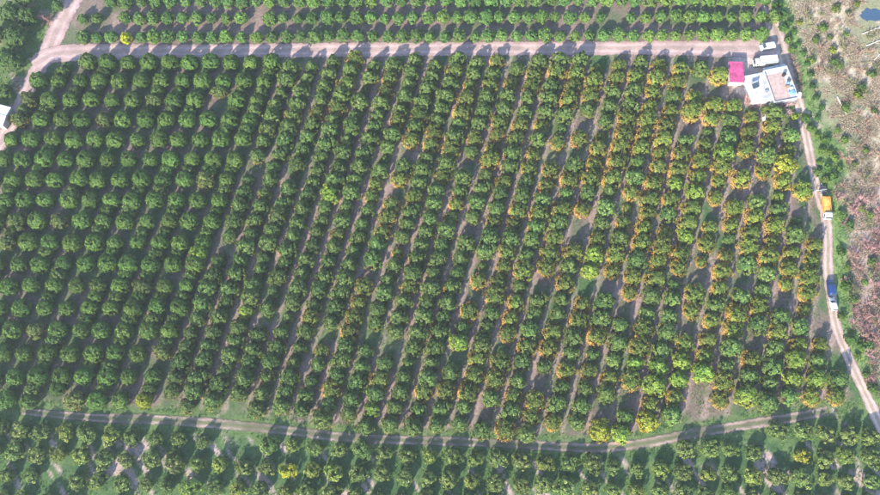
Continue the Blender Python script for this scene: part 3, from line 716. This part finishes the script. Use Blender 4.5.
# ------------------------------------------------------------------ grass and straw: uncountable
def tufts(name, n, accept, mat, size, label, seed, box=(-20, -12, 900, 510)):
    r = np.random.default_rng(seed); xs = r.uniform(box[0], box[2], n * 4); ys = r.uniform(box[1], box[3], n * 4)
    k = r.random(n * 4) < accept(xs, ys); xs, ys = xs[k][:n], ys[k][:n]; n = len(xs)
    X, Y = P(xs, ys); out = []; B = 4
    for b in range(B):
        a = r.uniform(0, 6.283, n); s = r.uniform(.6, 1.4, n) * size; w_ = s * .28
        lx, ly = np.cos(a), np.sin(a); jx, jy = r.normal(0, size * .35, n), r.normal(0, size * .35, n)
        z0 = np.full(n, -.08)
        out.append(np.stack([np.stack([X + jx - ly * w_, Y + jy + lx * w_, z0], 1), np.stack([X + jx + ly * w_, Y + jy - lx * w_, z0], 1), np.stack([X + jx + lx * s * .7, Y + jy + ly * s * .7, s * .75], 1)], 1))
    V = np.concatenate(out).reshape(-1, 3); m = len(V) // 3
    o = link(name, np_mesh(name, V, 3, np.arange(len(V)), face_attr={'leaf': np.clip(r.normal(.45, .22, m), 0, 1), 'skirt': np.zeros(m)}), M[mat])
    tag(o, label, 'grass', kind='stuff')
RXs, RYs = [p[0] for p in RIGHT], [p[1] for p in RIGHT]
def off_roads(x, y):
    d = np.minimum(np.minimum(d_line(x, y, ROAD) - 1.5, d_line(x, y, LEFT)), np.minimum(d_line(x, y, RIGHT), d_line(x, y, PATH) + 1))
    return sstep(6.5, 9.5, d)
def acc_verge(x, y):
    rx = np.interp(y, RYs, RXs); dr = x - rx; n = vnoise(x, y, 14, 21)
    a = sstep(2, 5, dr) * sstep(30, 12, dr + (n - .5) * 18)
    lx = np.interp(y, [p[1] for p in LEFT], [p[0] for p in LEFT]); b = ((lx - x) > 4) & (y < 190) & (lx - x < 40)
    pl = np.interp(x, [p[0] for p in PATH], [p[1] for p in PATH]); c = (y > 380) * sstep(16, 8, np.abs(y - pl)) * sstep(.35, .5, n) * .8 + (y - pl > 6) * (y > 395) * sstep(.40, .55, n) * .55
    return np.clip(np.maximum(np.maximum(a, b * .8), c), 0, 1) * off_roads(x, y)
tufts('grass', 26000, acc_verge, 'grass', .36, 'short green grass on the verges and below the lower path', 31)
def acc_straw(x, y):
    rx = np.interp(y, RYs, RXs); dr = x - rx; n = vnoise(x, y, 10, 22)
    return sstep(16, 32, dr - 16 * np.exp(-((y - 155) / 28) ** 2)) * sstep(.32, .6, n) * (np.hypot((x - 873) / 19, (y - 15) / 13) > 1)
tufts('dry_grass', 26000, acc_straw, 'straw', .34, 'dry straw-coloured grass and litter over the scrub', 32, box=(770, -12, 905, 470))
def acc_floor(x, y):
    n = vnoise(x, y, 16, 23); return in_poly(x, y, MAIN) * sstep(.40, .60, n) * .7
tufts('weeds', 30000, acc_floor, 'grass', .28, 'low green weeds between the orchard rows', 33)

# ------------------------------------------------------------------ vehicles
def ring(x, hb, hm, ht, z0, zm, z1):
    c = min(.12, (z1 - zm) * .45 + .02)
    return [(x, -hb, z0), (x, -hm, z0 + (zm - z0) * .45), (x, -hm * .985, zm), (x, -ht, z1 - c), (x, -ht * .82, z1), (x, ht * .82, z1), (x, ht, z1 - c), (x, hm * .985, zm), (x, hm, z0 + (zm - z0) * .45), (x, hb, z0)]
WH = {}
def wheel(parent, x, y, r=.33, wd=.22):
    key = (r, wd)
    if key not in WH:
        a = MB(); a.tube((0, -wd / 2, 0), (0, wd / 2, 0), r, r, 20); b = MB(); b.tube((0, -wd / 2 - .012, 0), (0, wd / 2 + .012, 0), r * .6, r * .6, 14)
        t_ = a.mesh('tyre'); t_.materials.append(M['rubber']); i_ = b.mesh('rim'); i_.materials.append(M['steel']); WH[key] = (t_, i_)
    t_, i_ = WH[key]; t = link('wheel', t_, None, parent); t.location = (x, y, r); link('rim', i_, None, t)
def car(name, label, cat, loc, rz, prof, paint, W, cab, wheels, r=.33, group=None):
    """prof: stations (x, half width low, half width belt, half width roof, z0, zbelt, ztop); cab = (front screen a,b; rear screen a,b) x,z pairs"""
    o = empty(name, (*loc, .05), rz); tag(o, label, cat, group)
    b = MB().loft([ring(*p) for p in prof]).build('body', M[paint], o, bevel=.03, smooth=True)
    (x1, z1, x2, z2), (x3, z3, x4, z4), top, belt, hr = cab
    def screen(n, xa, za, xb, zb, wa, wb):
        dx, dz = xb - xa, zb - za; L = math.hypot(dx, dz); nx, nz = (-dz / L, dx / L) if dx * -dz < 0 and False else (dz / L, -dx / L)
        if nz < 0: nx, nz = -nx, -nz
        e = .025; q = MB()
        lo = [(xa, -wa, za), (xa, wa, za), (xb, wb, zb), (xb, -wb, zb)]
        q.add([(p[0] - nx * .06, p[1], p[2] - nz * .06) for p in lo] + [(p[0] + nx * e, p[1], p[2] + nz * e) for p in lo], [(3,2,1,0),(4,5,6,7),(0,1,5,4),(1,2,6,5),(2,3,7,6),(3,0,4,7)])
        q.build(n, M['glass'], o)
    screen('windscreen', x1, z1, x2, z2, W * .42, hr * .80); screen('rear_window', x3, z3, x4, z4, W * .40, hr * .78)
    for sgn in (-1, 1):
        xa, xb = x2 - .12, x4 + .10; nwin = 2 if xa - xb < 2.2 else 3
        for k in range(nwin):
            p, q_ = xa - (xa - xb) * k / nwin - .04, xa - (xa - xb) * (k + 1) / nwin + .04
            g = MB(); y0, y1 = sgn * (W * .5 - .035), sgn * (hr + .012)
            g.add([(p, y0, belt + .06), (q_, y0, belt + .06), (q_, y1, top - .17), (p, y1, top - .17), (p, y0 - sgn * .05, belt + .06), (q_, y0 - sgn * .05, belt + .06), (q_, y1 - sgn * .05, top - .17), (p, y1 - sgn * .05, top - .17)], [(0,1,2,3),(7,6,5,4),(0,1,5,4),(1,2,6,5),(2,3,7,6),(3,0,4,7)])
            g.build('side_window', M['glass'], o)
        xf, xr = prof[0][0], prof[-1][0]
        if xf < xr: xf, xr = xr, xf
        MB().box(xf - .14, xf + .015, sgn * W * .36 - .14, sgn * W * .36 + .14, .62, .78).build('headlight', M['lamp_clear'], o, bevel=.02)
        MB().box(xr - .015, xr + .10, sgn * W * .40 - .09, sgn * W * .40 + .09, .70, .95).build('tail_light', M['lamp_red'], o, bevel=.02)
        MB().box(x1 - .25, x1 - .08, sgn * (W * .5 + .01), sgn * (W * .5 + .17), belt + .02, belt + .16).build('mirror', M[paint], o, bevel=.03)
    for x, y in wheels: wheel(o, x, y, r)
    return o
def van_prof(L, W, Hh, hood, hz, slope=.75):
    h = L / 2; a, b = W / 2, W / 2 * .88
    return [(h, a * .80, a * .86, a * .78, .40, .55, hz * .72), (h - .10, a * .92, a * .95, a * .86, .30, hz * .75, hz * .90), (h - hood, a * .97, a, a * .90, .28, hz * .93, hz + .02), (h - hood - slope, a * .98, a, b * .97, .28, hz, Hh - .06), (h - hood - slope - .35, a * .98, a, b, .28, hz, Hh), (-h + .75, a * .98, a, b, .28, hz, Hh - .01), (-h + .30, a * .96, a * .99, b * .97, .30, hz, Hh - .07), (-h + .05, a * .92, a * .96, b * .92, .34, hz, hz + .22), (-h, a * .86, a * .90, a * .82, .40, hz * .8, hz * .98)]
def place(x, y, x2, y2):   # centre and heading from pixel tail -> nose
    a = np.array(P(x, y, .8)); b = np.array(P(x2, y2, .8)); return tuple((a + b) / 2), math.atan2(b[1] - a[1], b[0] - a[0]), float(np.linalg.norm(b - a))
# white van by the junction
c, rz, L = place(775.5, 45, 759.5, 48)
car('parked_van', 'white minivan parked at the road junction above the box truck', 'van', c, rz, van_prof(4.7, 1.9, 1.95, .75, 1.1, .8), 'white_paint', 1.9, ((1.55, 1.14, .85, 1.84), (-2.31, 1.34, -2.06, 1.84), 1.95, 1.1, .83), [(1.45, -.84), (1.45, .84), (-1.4, -.84), (-1.4, .84)])
# navy van and white hatchback on the right track
c, rz, L = place(832, 296.5, 830, 279)
car('parked_van', 'dark navy blue van stopped on the right track', 'van', c, rz, van_prof(4.7, 1.95, 1.95, .85, 1.1, .8), 'navy_paint', 1.95, ((1.45, 1.14, .75, 1.84), (-2.31, 1.34, -2.06, 1.84), 1.95, 1.1, .85), [(1.45, -.86), (1.45, .86), (-1.4, -.86), (-1.4, .86)])
c, rz, L = place(834.8, 310.5, 831.5, 297.5)
car('parked_car', 'small white hatchback parked right behind the navy van', 'car', c, rz, van_prof(3.75, 1.72, 1.48, .95, .92, .72), 'white_paint', 1.72, ((.90, .96, .25, 1.40), (-1.84, 1.10, -1.60, 1.38), 1.48, .92, .755), [(1.15, -.76), (1.15, .76), (-1.15, -.76), (-1.15, .76)], r=.30)
def truck_base(o, L, W, wheels, r=.42):
    MB().box(-L / 2, L / 2 - .3, -.45, .45, .5, .72).build('chassis', M['dark_steel'], o)
    for x, y in wheels: wheel(o, x, y, r, .28)
def truck_cab(o, x0, x1, W, Hc, mat='white_paint'):
    a = W / 2
    MB().loft([ring(x0, a*.96, a, a*.93, .55, 1.3, Hc - .08), ring(x0 + .25, a*.97, a, a*.94, .5, 1.3, Hc), ring(x1 - .75, a*.97, a, a*.93, .5, 1.3, Hc), ring(x1 - .30, a*.97, a, a*.90, .5, 1.28, Hc - .12), ring(x1 - .02, a*.95, a*.98, a*.93, .5, 1.15, 1.38), ring(x1 + .06, a*.9, a*.92, a*.88, .55, 1.0, 1.2)]).build('cab', M[mat], o, bevel=.03, smooth=True)
    q = MB(); w1, w2 = a * .86, a * .78
    lo = [(x1 + .005, -w1, 1.42), (x1 + .005, w1, 1.42), (x1 - .27, w2, Hc - .17), (x1 - .27, -w2, Hc - .17)]
    q.add([(p[0] - .06, p[1], p[2] - .02) for p in lo] + [(p[0] + .04, p[1], p[2] + .015) for p in lo], [(3,2,1,0),(4,5,6,7),(0,1,5,4),(1,2,6,5),(2,3,7,6),(3,0,4,7)]); q.build('windscreen', M['glass'], o)
    for s in (-1, 1):
        MB().box(x0 + .45, x1 - .55, s * a * .955 - .03, s * a * .985 + .03, 1.36, Hc - .28).build('side_window', M['glass'], o)
        MB().box(x1 - .25, x1 - .05, s * (a + .03), s * (a + .25), 1.3, 1.7).build('mirror', M['dark_steel'], o, bevel=.02)
        MB().box(x1 - .05, x1 + .09, s * a * .7 - .16, s * a * .7 + .16, .78, .96).build('headlight', M['lamp_clear'], o, bevel=.02)
# white box truck
c, rz, L = place(776, 61.5, 752, 63.5)
o = empty('box_truck', (*c, .05), rz); tag(o, 'white box truck parked along the upper wall of the house', 'truck')
truck_base(o, 6.9, 2.2, [(2.3, -.92), (2.3, .92), (-2.0, -.9), (-2.0, .9)]); truck_cab(o, 1.75, 3.4, 2.1, 2.25)
cb = MB().box(-3.45, 1.65, -1.15, 1.15, .78, 2.95).build('cargo_box', M['grey_white'], o, bevel=.03)
MB().box(-3.38, 1.58, -1.08, 1.08, 2.952, 2.985).build('roof_panel', M['white_paint'], cb)
for s in (-1, 1): MB().box(-3.5, 1.7, s * 1.10 - .07, s * 1.10 + .07, 2.93, 3.02).build('roof_rail', M['steel'], cb)
for k in range(4): MB().box(-2.6 + k * 1.15, -2.55 + k * 1.15, -1.04, 1.04, 2.986, 3.0).build('roof_rib', M['grey_white'], cb)
for s in (-1, 1): MB().box(-3.49, -3.44, s * .57 - .54, s * .57 + .54, .85, 2.85).build('rear_door', M['grey_white'], cb)
# truck with an orange bed on the right track
c, rz, L = place(825, 195.5, 827.5, 221.5)
o = empty('fruit_truck', (*c, .05), rz); tag(o, 'white-cabbed flatbed truck with orange bed heaped with fruit on the right track', 'truck')
truck_base(o, 6.6, 2.2, [(2.3, -.92), (2.3, .92), (-1.9, -.9), (-1.9, .9)]); truck_cab(o, 1.55, 3.3, 2.2, 2.2)
bd = MB().box(-3.3, 1.4, -1.12, 1.12, .8, .92).build('bed', M['orange_paint'], o)
for s in (-1, 1):
    for k in range(3): MB().box(-3.3 + k * 1.57, -1.76 + k * 1.57, s * 1.12 - .035, s * 1.12 + .035, .925, 1.55).build('side_board', M['orange_paint'], o)
MB().box(-3.36, -3.3, -1.08, 1.08, .925, 1.55).build('tailboard', M['orange_paint'], o); MB().box(1.4, 1.46, -1.08, 1.08, .925, 1.75).build('headboard', M['white_paint'], o)
r = np.random.default_rng(77); n = 2600; hx = r.uniform(-3.22, 1.32, n); hy = r.uniform(-1.0, 1.0, n); hzz = 1.30 + .28 * (1 - (hy / 1.05) ** 2) + .10 * np.sin(hx * 2.2) + r.uniform(-.08, .03, n)
oc = np.array([(1,0,0),(-1,0,0),(0,1,0),(0,-1,0),(0,0,1),(0,0,-1)], float); fc = np.array([(0,2,4),(2,1,4),(1,3,4),(3,0,4),(2,0,5),(1,2,5),(3,1,5),(0,3,5)])
V = (np.stack([hx, hy, hzz], 1)[:, None] + oc[None] * (r.uniform(.055, .085, n))[:, None, None]).reshape(-1, 3)
hp = link('orange_heap', np_mesh('orange_heap', V, 3, (np.arange(n)[:, None, None] * 6 + fc[None]).reshape(-1, 3), smooth=True), M['fruit']); hp.location = o.location; hp.rotation_euler = o.rotation_euler
tag(hp, 'loose oranges heaped in the bed of the white-cabbed truck', 'fruit', kind='stuff')
g = MB(); g.add([(-3.25, -1.06, .93), (1.35, -1.06, .93), (1.35, 1.06, .93), (-3.25, 1.06, .93), (-3.2, -1.0, 1.28), (1.3, -1.0, 1.28), (1.3, 1.0, 1.28), (-3.2, 1.0, 1.28), (-3.0, 0, 1.5), (1.1, 0, 1.5)], [(0,1,5,4),(1,2,6,5),(2,3,7,6),(3,0,4,7),(4,5,9,8),(6,7,8,9),(5,6,9),(7,4,8)])
gg = g.build('heap_core', M['fruit'], hp); gg['kind'] = 'stuff'
# small open trailer behind it
c, rz, L = place(815.5, 195, 822, 189)
c, rz, L = place(824, 194, 822.5, 186.5)
o = empty('open_trailer', (*c, .05), rz); tag(o, 'small dark open trailer with pale drawbar behind the orange-bedded truck', 'trailer')
MB().box(-1.1, 1.1, -.8, .8, .5, .58).build('floor', M['dark_steel'], o)
for s in (-1, 1): MB().box(-1.1, 1.1, s * .8 - .03, s * .8 + .03, .585, .95).build('side_board', M['dark_steel'], o)
for s in (-1, 1): MB().box(s * 1.1 - .03, s * 1.1 + .03, -.76, .76, .585, .95).build('end_board', M['dark_steel'], o)
q = MB(); q.tube((1.1, -.5, .5), (2.4, 0, .5), .06); q.tube((1.1, .5, .5), (2.4, 0, .5), .06); q.build('drawbar', M['steel'], o)
for s in (-1, 1): wheel(o, 0, s * .95, .3, .18)
A = Vector((*P(814.5, 192), 0)); o = empty('pole_gate', A); tag(o, 'pale metal pole gate swung open at the end of the upper track', 'gate'); B = Vector((*P(825, 190.5), 0)) - A
MB().tube((0, 0, -.2), (0, 0, 1.5), .09).build('post', M['grey_white'], o); MB().tube((0, 0, 1.1), B + Vector((0, 0, 1.15)), .09, .07).build('bar', M['grey_white'], o)
Cc = Vector((*P(820, 198), 0)) - A; MB().tube(B * .5 + Vector((0, 0, 1.12)), Cc + Vector((0, 0, .9)), .07).build('stay', M['grey_white'], o)

# ------------------------------------------------------------------ house, shed, white roof
def quad_house():
    z = 3.4
    A, B_, C_, D = [np.array(P(*p, z)) for p in ((763.5, 71.0), (786.5, 66.5), (793.0, 99), (769.5, 103))]
    ex = (B_ - A); Lx = np.linalg.norm(ex); ex /= Lx; ey = (D - A); Ly = np.linalg.norm(ey); ey = np.array([ex[1], -ex[0]]); rz = math.atan2(ex[1], ex[0])
    o = empty('farmhouse', (A[0], A[1], 0), rz); tag(o, 'flat-roofed white farmhouse with a pinkish terrace beside the road junction', 'house')
    # local: x along upper wall, y negative = down the picture
    MB().box(0, Lx, -Ly, 0, -.1, 3.15).build('wall', M['limewash'], o)
    rf = MB().box(-.1, Lx + .1, -Ly - .1, .1, 3.152, 3.34).build('roof', M['concrete'], o)
    MB().box(.3, Lx * .72, -Ly + .3, -1.6, 3.342, 3.36).build('terrace', M['terrace'], rf)
    for (a, b, c_, d) in ((-.1, Lx + .1, -.12, .1), (-.1, .12, -Ly - .1, -.125), (Lx - .12, Lx + .1, -Ly - .1, -.125), (.125, Lx - .125, -Ly - .1, -Ly + .1)): MB().box(a, b, c_, d, 3.343, 3.72).build('parapet', M['limewash'], rf)
    MB().box(.6, Lx + .25, .10, 1.15, 2.75, 2.9).build('awning', M['limewash'], o)
    # left lower wing
    W2 = 5.6; wing = MB().box(-W2, -.003, -Ly * .86, -.35, -.1, 2.85).build('wing', M['limewash'], o)
    MB().box(-W2 - .15, -.11, -Ly * .86 - .15, -.2, 2.852, 3.0).build('wing_roof', M['limewash'], wing)
    for k in range(3): MB().box(-W2 + .8 + k * 1.9, -W2 + 1.8 + k * 1.9, -.352, -.30, 1.0, 2.0).build('window', M['glass'], wing)
    for k in range(3):
        x = Lx * (.14 + .30 * k); f = MB().box(x, x + 1.1, .003, .05, 1.0, 2.2).build('window', M['wood'], o); MB().box(x + .08, x + 1.02, .051, .06, 1.08, 2.12).build('pane', M['glass'], f)
    d = MB().box(Lx + .003, Lx + .06, -4.2, -3.1, 0, 2.1).build('door', M['wood'], o); MB().box(Lx + .06, Lx + .12, -3.3, -3.22, 1.0, 1.08).build('handle', M['steel'], d)
    for k in range(2):
        f = MB().box(Lx + .003, Lx + .05, -8.2 + k * 2.1 - .1, -7.1 + k * 2.1 - .1, 1.0, 2.2).build('window', M['wood'], o); MB().box(Lx + .051, Lx + .06, -8.1 + k * 2.1 - .1, -7.2 + k * 2.1 - .1, 1.08, 2.12).build('pane', M['glass'], f)
    # things standing on the roofs
    T = lambda x, y: (A[0] + ex[0] * x + ey[0] * -y, A[1] + ex[1] * x + ey[1] * -y)
    def at(name, label, cat, x, y, z_, mat, shape, group=None):
        q = empty(name, (*T(x, y), z_), rz + RR.uniform(-.3, .3)); tag(q, label, cat, group); shape(q, mat); return q
    def tank(q, mat):
        MB().tube((0, 0, 0), (0, 0, 1.0), .52, .52, 18).build('barrel', M[mat], q); MB().tube((0, 0, 1.002), (0, 0, 1.1), .30, .26, 14).build('lid', M[mat], q)
    at('water_tank', 'black water tank on the house roof near its upper right corner', 'tank', Lx * .74, -2.6, 3.36, 'black_plastic', tank, 'tanks on the roof')
    at('water_tank', 'smaller dark blue water tank on the middle of the house roof', 'tank', Lx * .80, -5.4, 3.36, 'tarp_blue', tank, 'tanks on the roof').scale = (.7, .7, .7)
    def boxes(q, mat):
        MB().box(-.45, .45, -.35, .35, 0, .5).build('case', M[mat], q, bevel=.02); MB().box(-.48, .48, -.38, .38, .501, .57).build('lid', M[mat], q)
    at('storage_crate', 'dark storage crate on the right of the house roof', 'crate', Lx * .88, -4.6, 3.36, 'dark_steel', boxes, 'crates on the roof')
    at('storage_crate', 'brown storage crate on the right of the house roof', 'crate', Lx * .70, -6.6, 3.38, 'wood', boxes, 'crates on the roof')
    at('storage_crate', 'white storage crate on the lower right of the house roof', 'crate', Lx * .86, -7.3, 3.36, 'white_paint', boxes, 'crates on the roof')
    def heap(q, mat):
        r = random.Random(9); v = [(math.cos(a) * k * r.uniform(.85, 1.1), math.sin(a) * k * r.uniform(.7, .95), h * r.uniform(.8, 1.1)) for k, h in ((1.5, .0), (1.2, .35), (.7, .6)) for a in np.linspace(0, 6.283, 12, endpoint=False)]
        m_ = MB(); m_.add(v, [(j * 12 + i, j * 12 + (i + 1) % 12, (j + 1) * 12 + (i + 1) % 12, (j + 1) * 12 + i) for j in range(2) for i in range(12)] + [tuple(range(24, 36)), tuple(range(11, -1, -1))]); m_.build('cover', M[mat], q)
        m2 = MB(); m2.tube((-1.3, .2, .42), (1.25, -.1, .45), .03); m2.build('rope', M['dark_steel'], q)
    at('tarpaulin_pile', 'pale blue tarpaulin pile at the lower right of the house roof', 'tarpaulin', Lx * .86, -8.4, 3.36, 'tarp_blue', heap).scale = (.9, .9, .8)
    def panel(q, mat):
        for k in range(2):
            f = MB(); f.add([(-.95 + k * 1.0, -.9, .15), (-.02 + k * 1.0, -.9, .15), (-.02 + k * 1.0, .7, .85), (-.95 + k * 1.0, .7, .85), (-.95 + k * 1.0, -.93, .20), (-.02 + k * 1.0, -.93, .20), (-.02 + k * 1.0, .67, .90), (-.95 + k * 1.0, .67, .90)], [(3,2,1,0),(4,5,6,7),(0,1,5,4),(1,2,6,5),(2,3,7,6),(3,0,4,7)]); f.build('panel', M['glass'], q)
        MB().tube((-1.0, .75, 1.0), (1.0, .75, 1.0), .26, .26, 14).build('boiler', M['steel'], q)
        for x in (-.8, .8): MB().tube((x, .75, 0), (x, .75, .9), .03).build('leg', M['steel'], q)
    at('solar_heater', 'solar water heater with dark panels on the left wing roof', 'solar heater', -3.9, -3.9, 3.0, 'steel', panel)
    at('storage_crate', 'grey crate on the lower right of the left wing roof', 'crate', -1.2, -6.6, 3.0, 'steel', boxes, 'crates on the roof')
quad_house()
# magenta-roofed shed
A, B_, D = [np.array(P(*p, 2.7)) for p in ((728.5, 61.5), (743.0, 61.8), (727.0, 81.5))]
ex = B_ - A; Lx = np.linalg.norm(ex); ex /= Lx; Ly = np.linalg.norm(D - A); o = empty('shed', (A[0], A[1], 0), math.atan2(ex[1], ex[0])); tag(o, 'small shed with a magenta sheet roof left of the farmhouse', 'shed')
wl = MB().box(.15, Lx - .15, -Ly + .15, -.15, -.1, 2.45).build('wall', M['concrete'], o)
rf = MB(); rf.add([(0, 0, 2.62), (Lx, 0, 2.62), (Lx, -Ly, 2.46), (0, -Ly, 2.46), (0, 0, 2.68), (Lx, 0, 2.68), (Lx, -Ly, 2.52), (0, -Ly, 2.52)], [(3,2,1,0),(4,5,6,7),(0,1,5,4),(1,2,6,5),(2,3,7,6),(3,0,4,7)]); rf = rf.build('roof', M['magenta_sheet'], o)
nr = 14
rm = MB(); rm.add([(-.04, 0, 2.672), (.04, 0, 2.672), (.04, -Ly, 2.512), (-.04, -Ly, 2.512), (-.015, 0, 2.73), (.015, 0, 2.73), (.015, -Ly, 2.57), (-.015, -Ly, 2.57)], [(3,2,1,0),(4,5,6,7),(0,1,5,4),(1,2,6,5),(2,3,7,6),(3,0,4,7)]); rm = rm.mesh('rib'); rm.materials.append(M['magenta_sheet'])
for k in range(nr): q = link('rib', rm, None, rf); q.location = (Lx * (k + .5) / nr, 0, 0)
d = MB().box(Lx - .148, Lx - .10, -3.4, -2.4, 0, 2.0).build('door', M['wood'], o); MB().box(Lx - .10, Lx - .05, -2.6, -2.52, .95, 1.03).build('handle', M['steel'], d)
# white-roofed barn at the left edge
A, B_, D = [np.array(P(*p, 3.2)) for p in ((-14, 100.5), (10.8, 107), (5.6, 126.5))]
ex = B_ - A; Lx = np.linalg.norm(ex); ex /= Lx; Ly = np.linalg.norm(D - B_); o = empty('barn', (A[0], A[1], 0), math.atan2(ex[1], ex[0])); tag(o, 'barn with a plain white sheet roof cut by the left edge', 'barn')
MB().box(.2, Lx - .2, -Ly + .2, -.2, -.1, 2.9).build('wall', M['concrete'], o)
rf = MB(); h = Ly / 2
rf.add([(0, .0, 2.95), (Lx, .0, 2.95), (Lx, -h, 3.45), (0, -h, 3.45), (0, -Ly, 2.95), (Lx, -Ly, 2.95), (0, 0, 3.02), (Lx, 0, 3.02), (Lx, -h, 3.52), (0, -h, 3.52), (0, -Ly, 3.02), (Lx, -Ly, 3.02)], [(0,1,2,3),(3,2,5,4),(6,9,8,7),(9,10,11,8),(0,6,7,1),(4,5,11,10),(1,7,8,2),(2,8,11,5),(0,3,9,6),(3,4,10,9)])
rf = rf.build('roof', M['white_paint'], o); MB().tube((-.03, -h, 3.53), (Lx + .03, -h, 3.53), .09).build('ridge', M['grey_white'], rf)
MB().box(Lx - .197, Lx - .14, -h - .9, -h + .9, 0, 2.4).build('door', M['wood'], o)
# odds and ends by the house
X, Y = P(798.5, 96); o = empty('white_cart', (X, Y, .0), 1.25); tag(o, 'small white handcart right of the farmhouse', 'cart')
MB().box(-.9, .9, -.55, .55, .45, .85).build('tub', M['white_paint'], o, bevel=.03)
for s in (-1, 1): wheel(o, 0, s * .68, .3, .1)
MB().tube((.9, 0, .6), (1.8, 0, .8), .04).build('handle', M['steel'], o)
for i, (x, y, s, lab) in enumerate([(767.5, 116, 1.0, 'lying below the house, nearer the silvery shrub'), (763.5, 119, .7, 'the smaller one, lying below the house')]):
    X, Y = P(x, y); o = empty('plastic_sheet', (X, Y, .0), .5 + i); tag(o, f'crumpled white plastic sheet, {lab}', 'sheet', 'white plastic sheets'); r = random.Random(i)
    bm = bmesh.new(); bmesh.ops.create_grid(bm, x_segments=8, y_segments=6, size=1.0 * s)
    for v in bm.verts: v.co.y *= .7; v.co.z = .12 + r.uniform(0, .28) * s; v.co.x += r.uniform(-.08, .08)
    me = bpy.data.meshes.new('sheet'); bm.to_mesh(me); bm.free(); link('sheet', me, M['white_paint'], o)

# ------------------------------------------------------------------ the air
hz_ = MB().box(-4200, 4200, -4200, 4200, -1.5, H + 3).build('haze', None); hz_['kind'] = 'stuff'; hz_['label'] = 'thin pale morning haze over the orchard'
mh = bpy.data.materials.new('haze'); mh.use_nodes = True; th = mh.node_tree; th.nodes.remove(th.nodes['Principled BSDF'])
pv = th.nodes.new('ShaderNodeVolumePrincipled'); pv.inputs['Color'].default_value = (.80, .88, 1.0, 1); pv.inputs['Density'].default_value = HAZE; pv.inputs['Anisotropy'].default_value = 0.2
th.links.new(pv.outputs[0], th.nodes['Material Output'].inputs['Volume']); hz_.data.materials.append(mh)
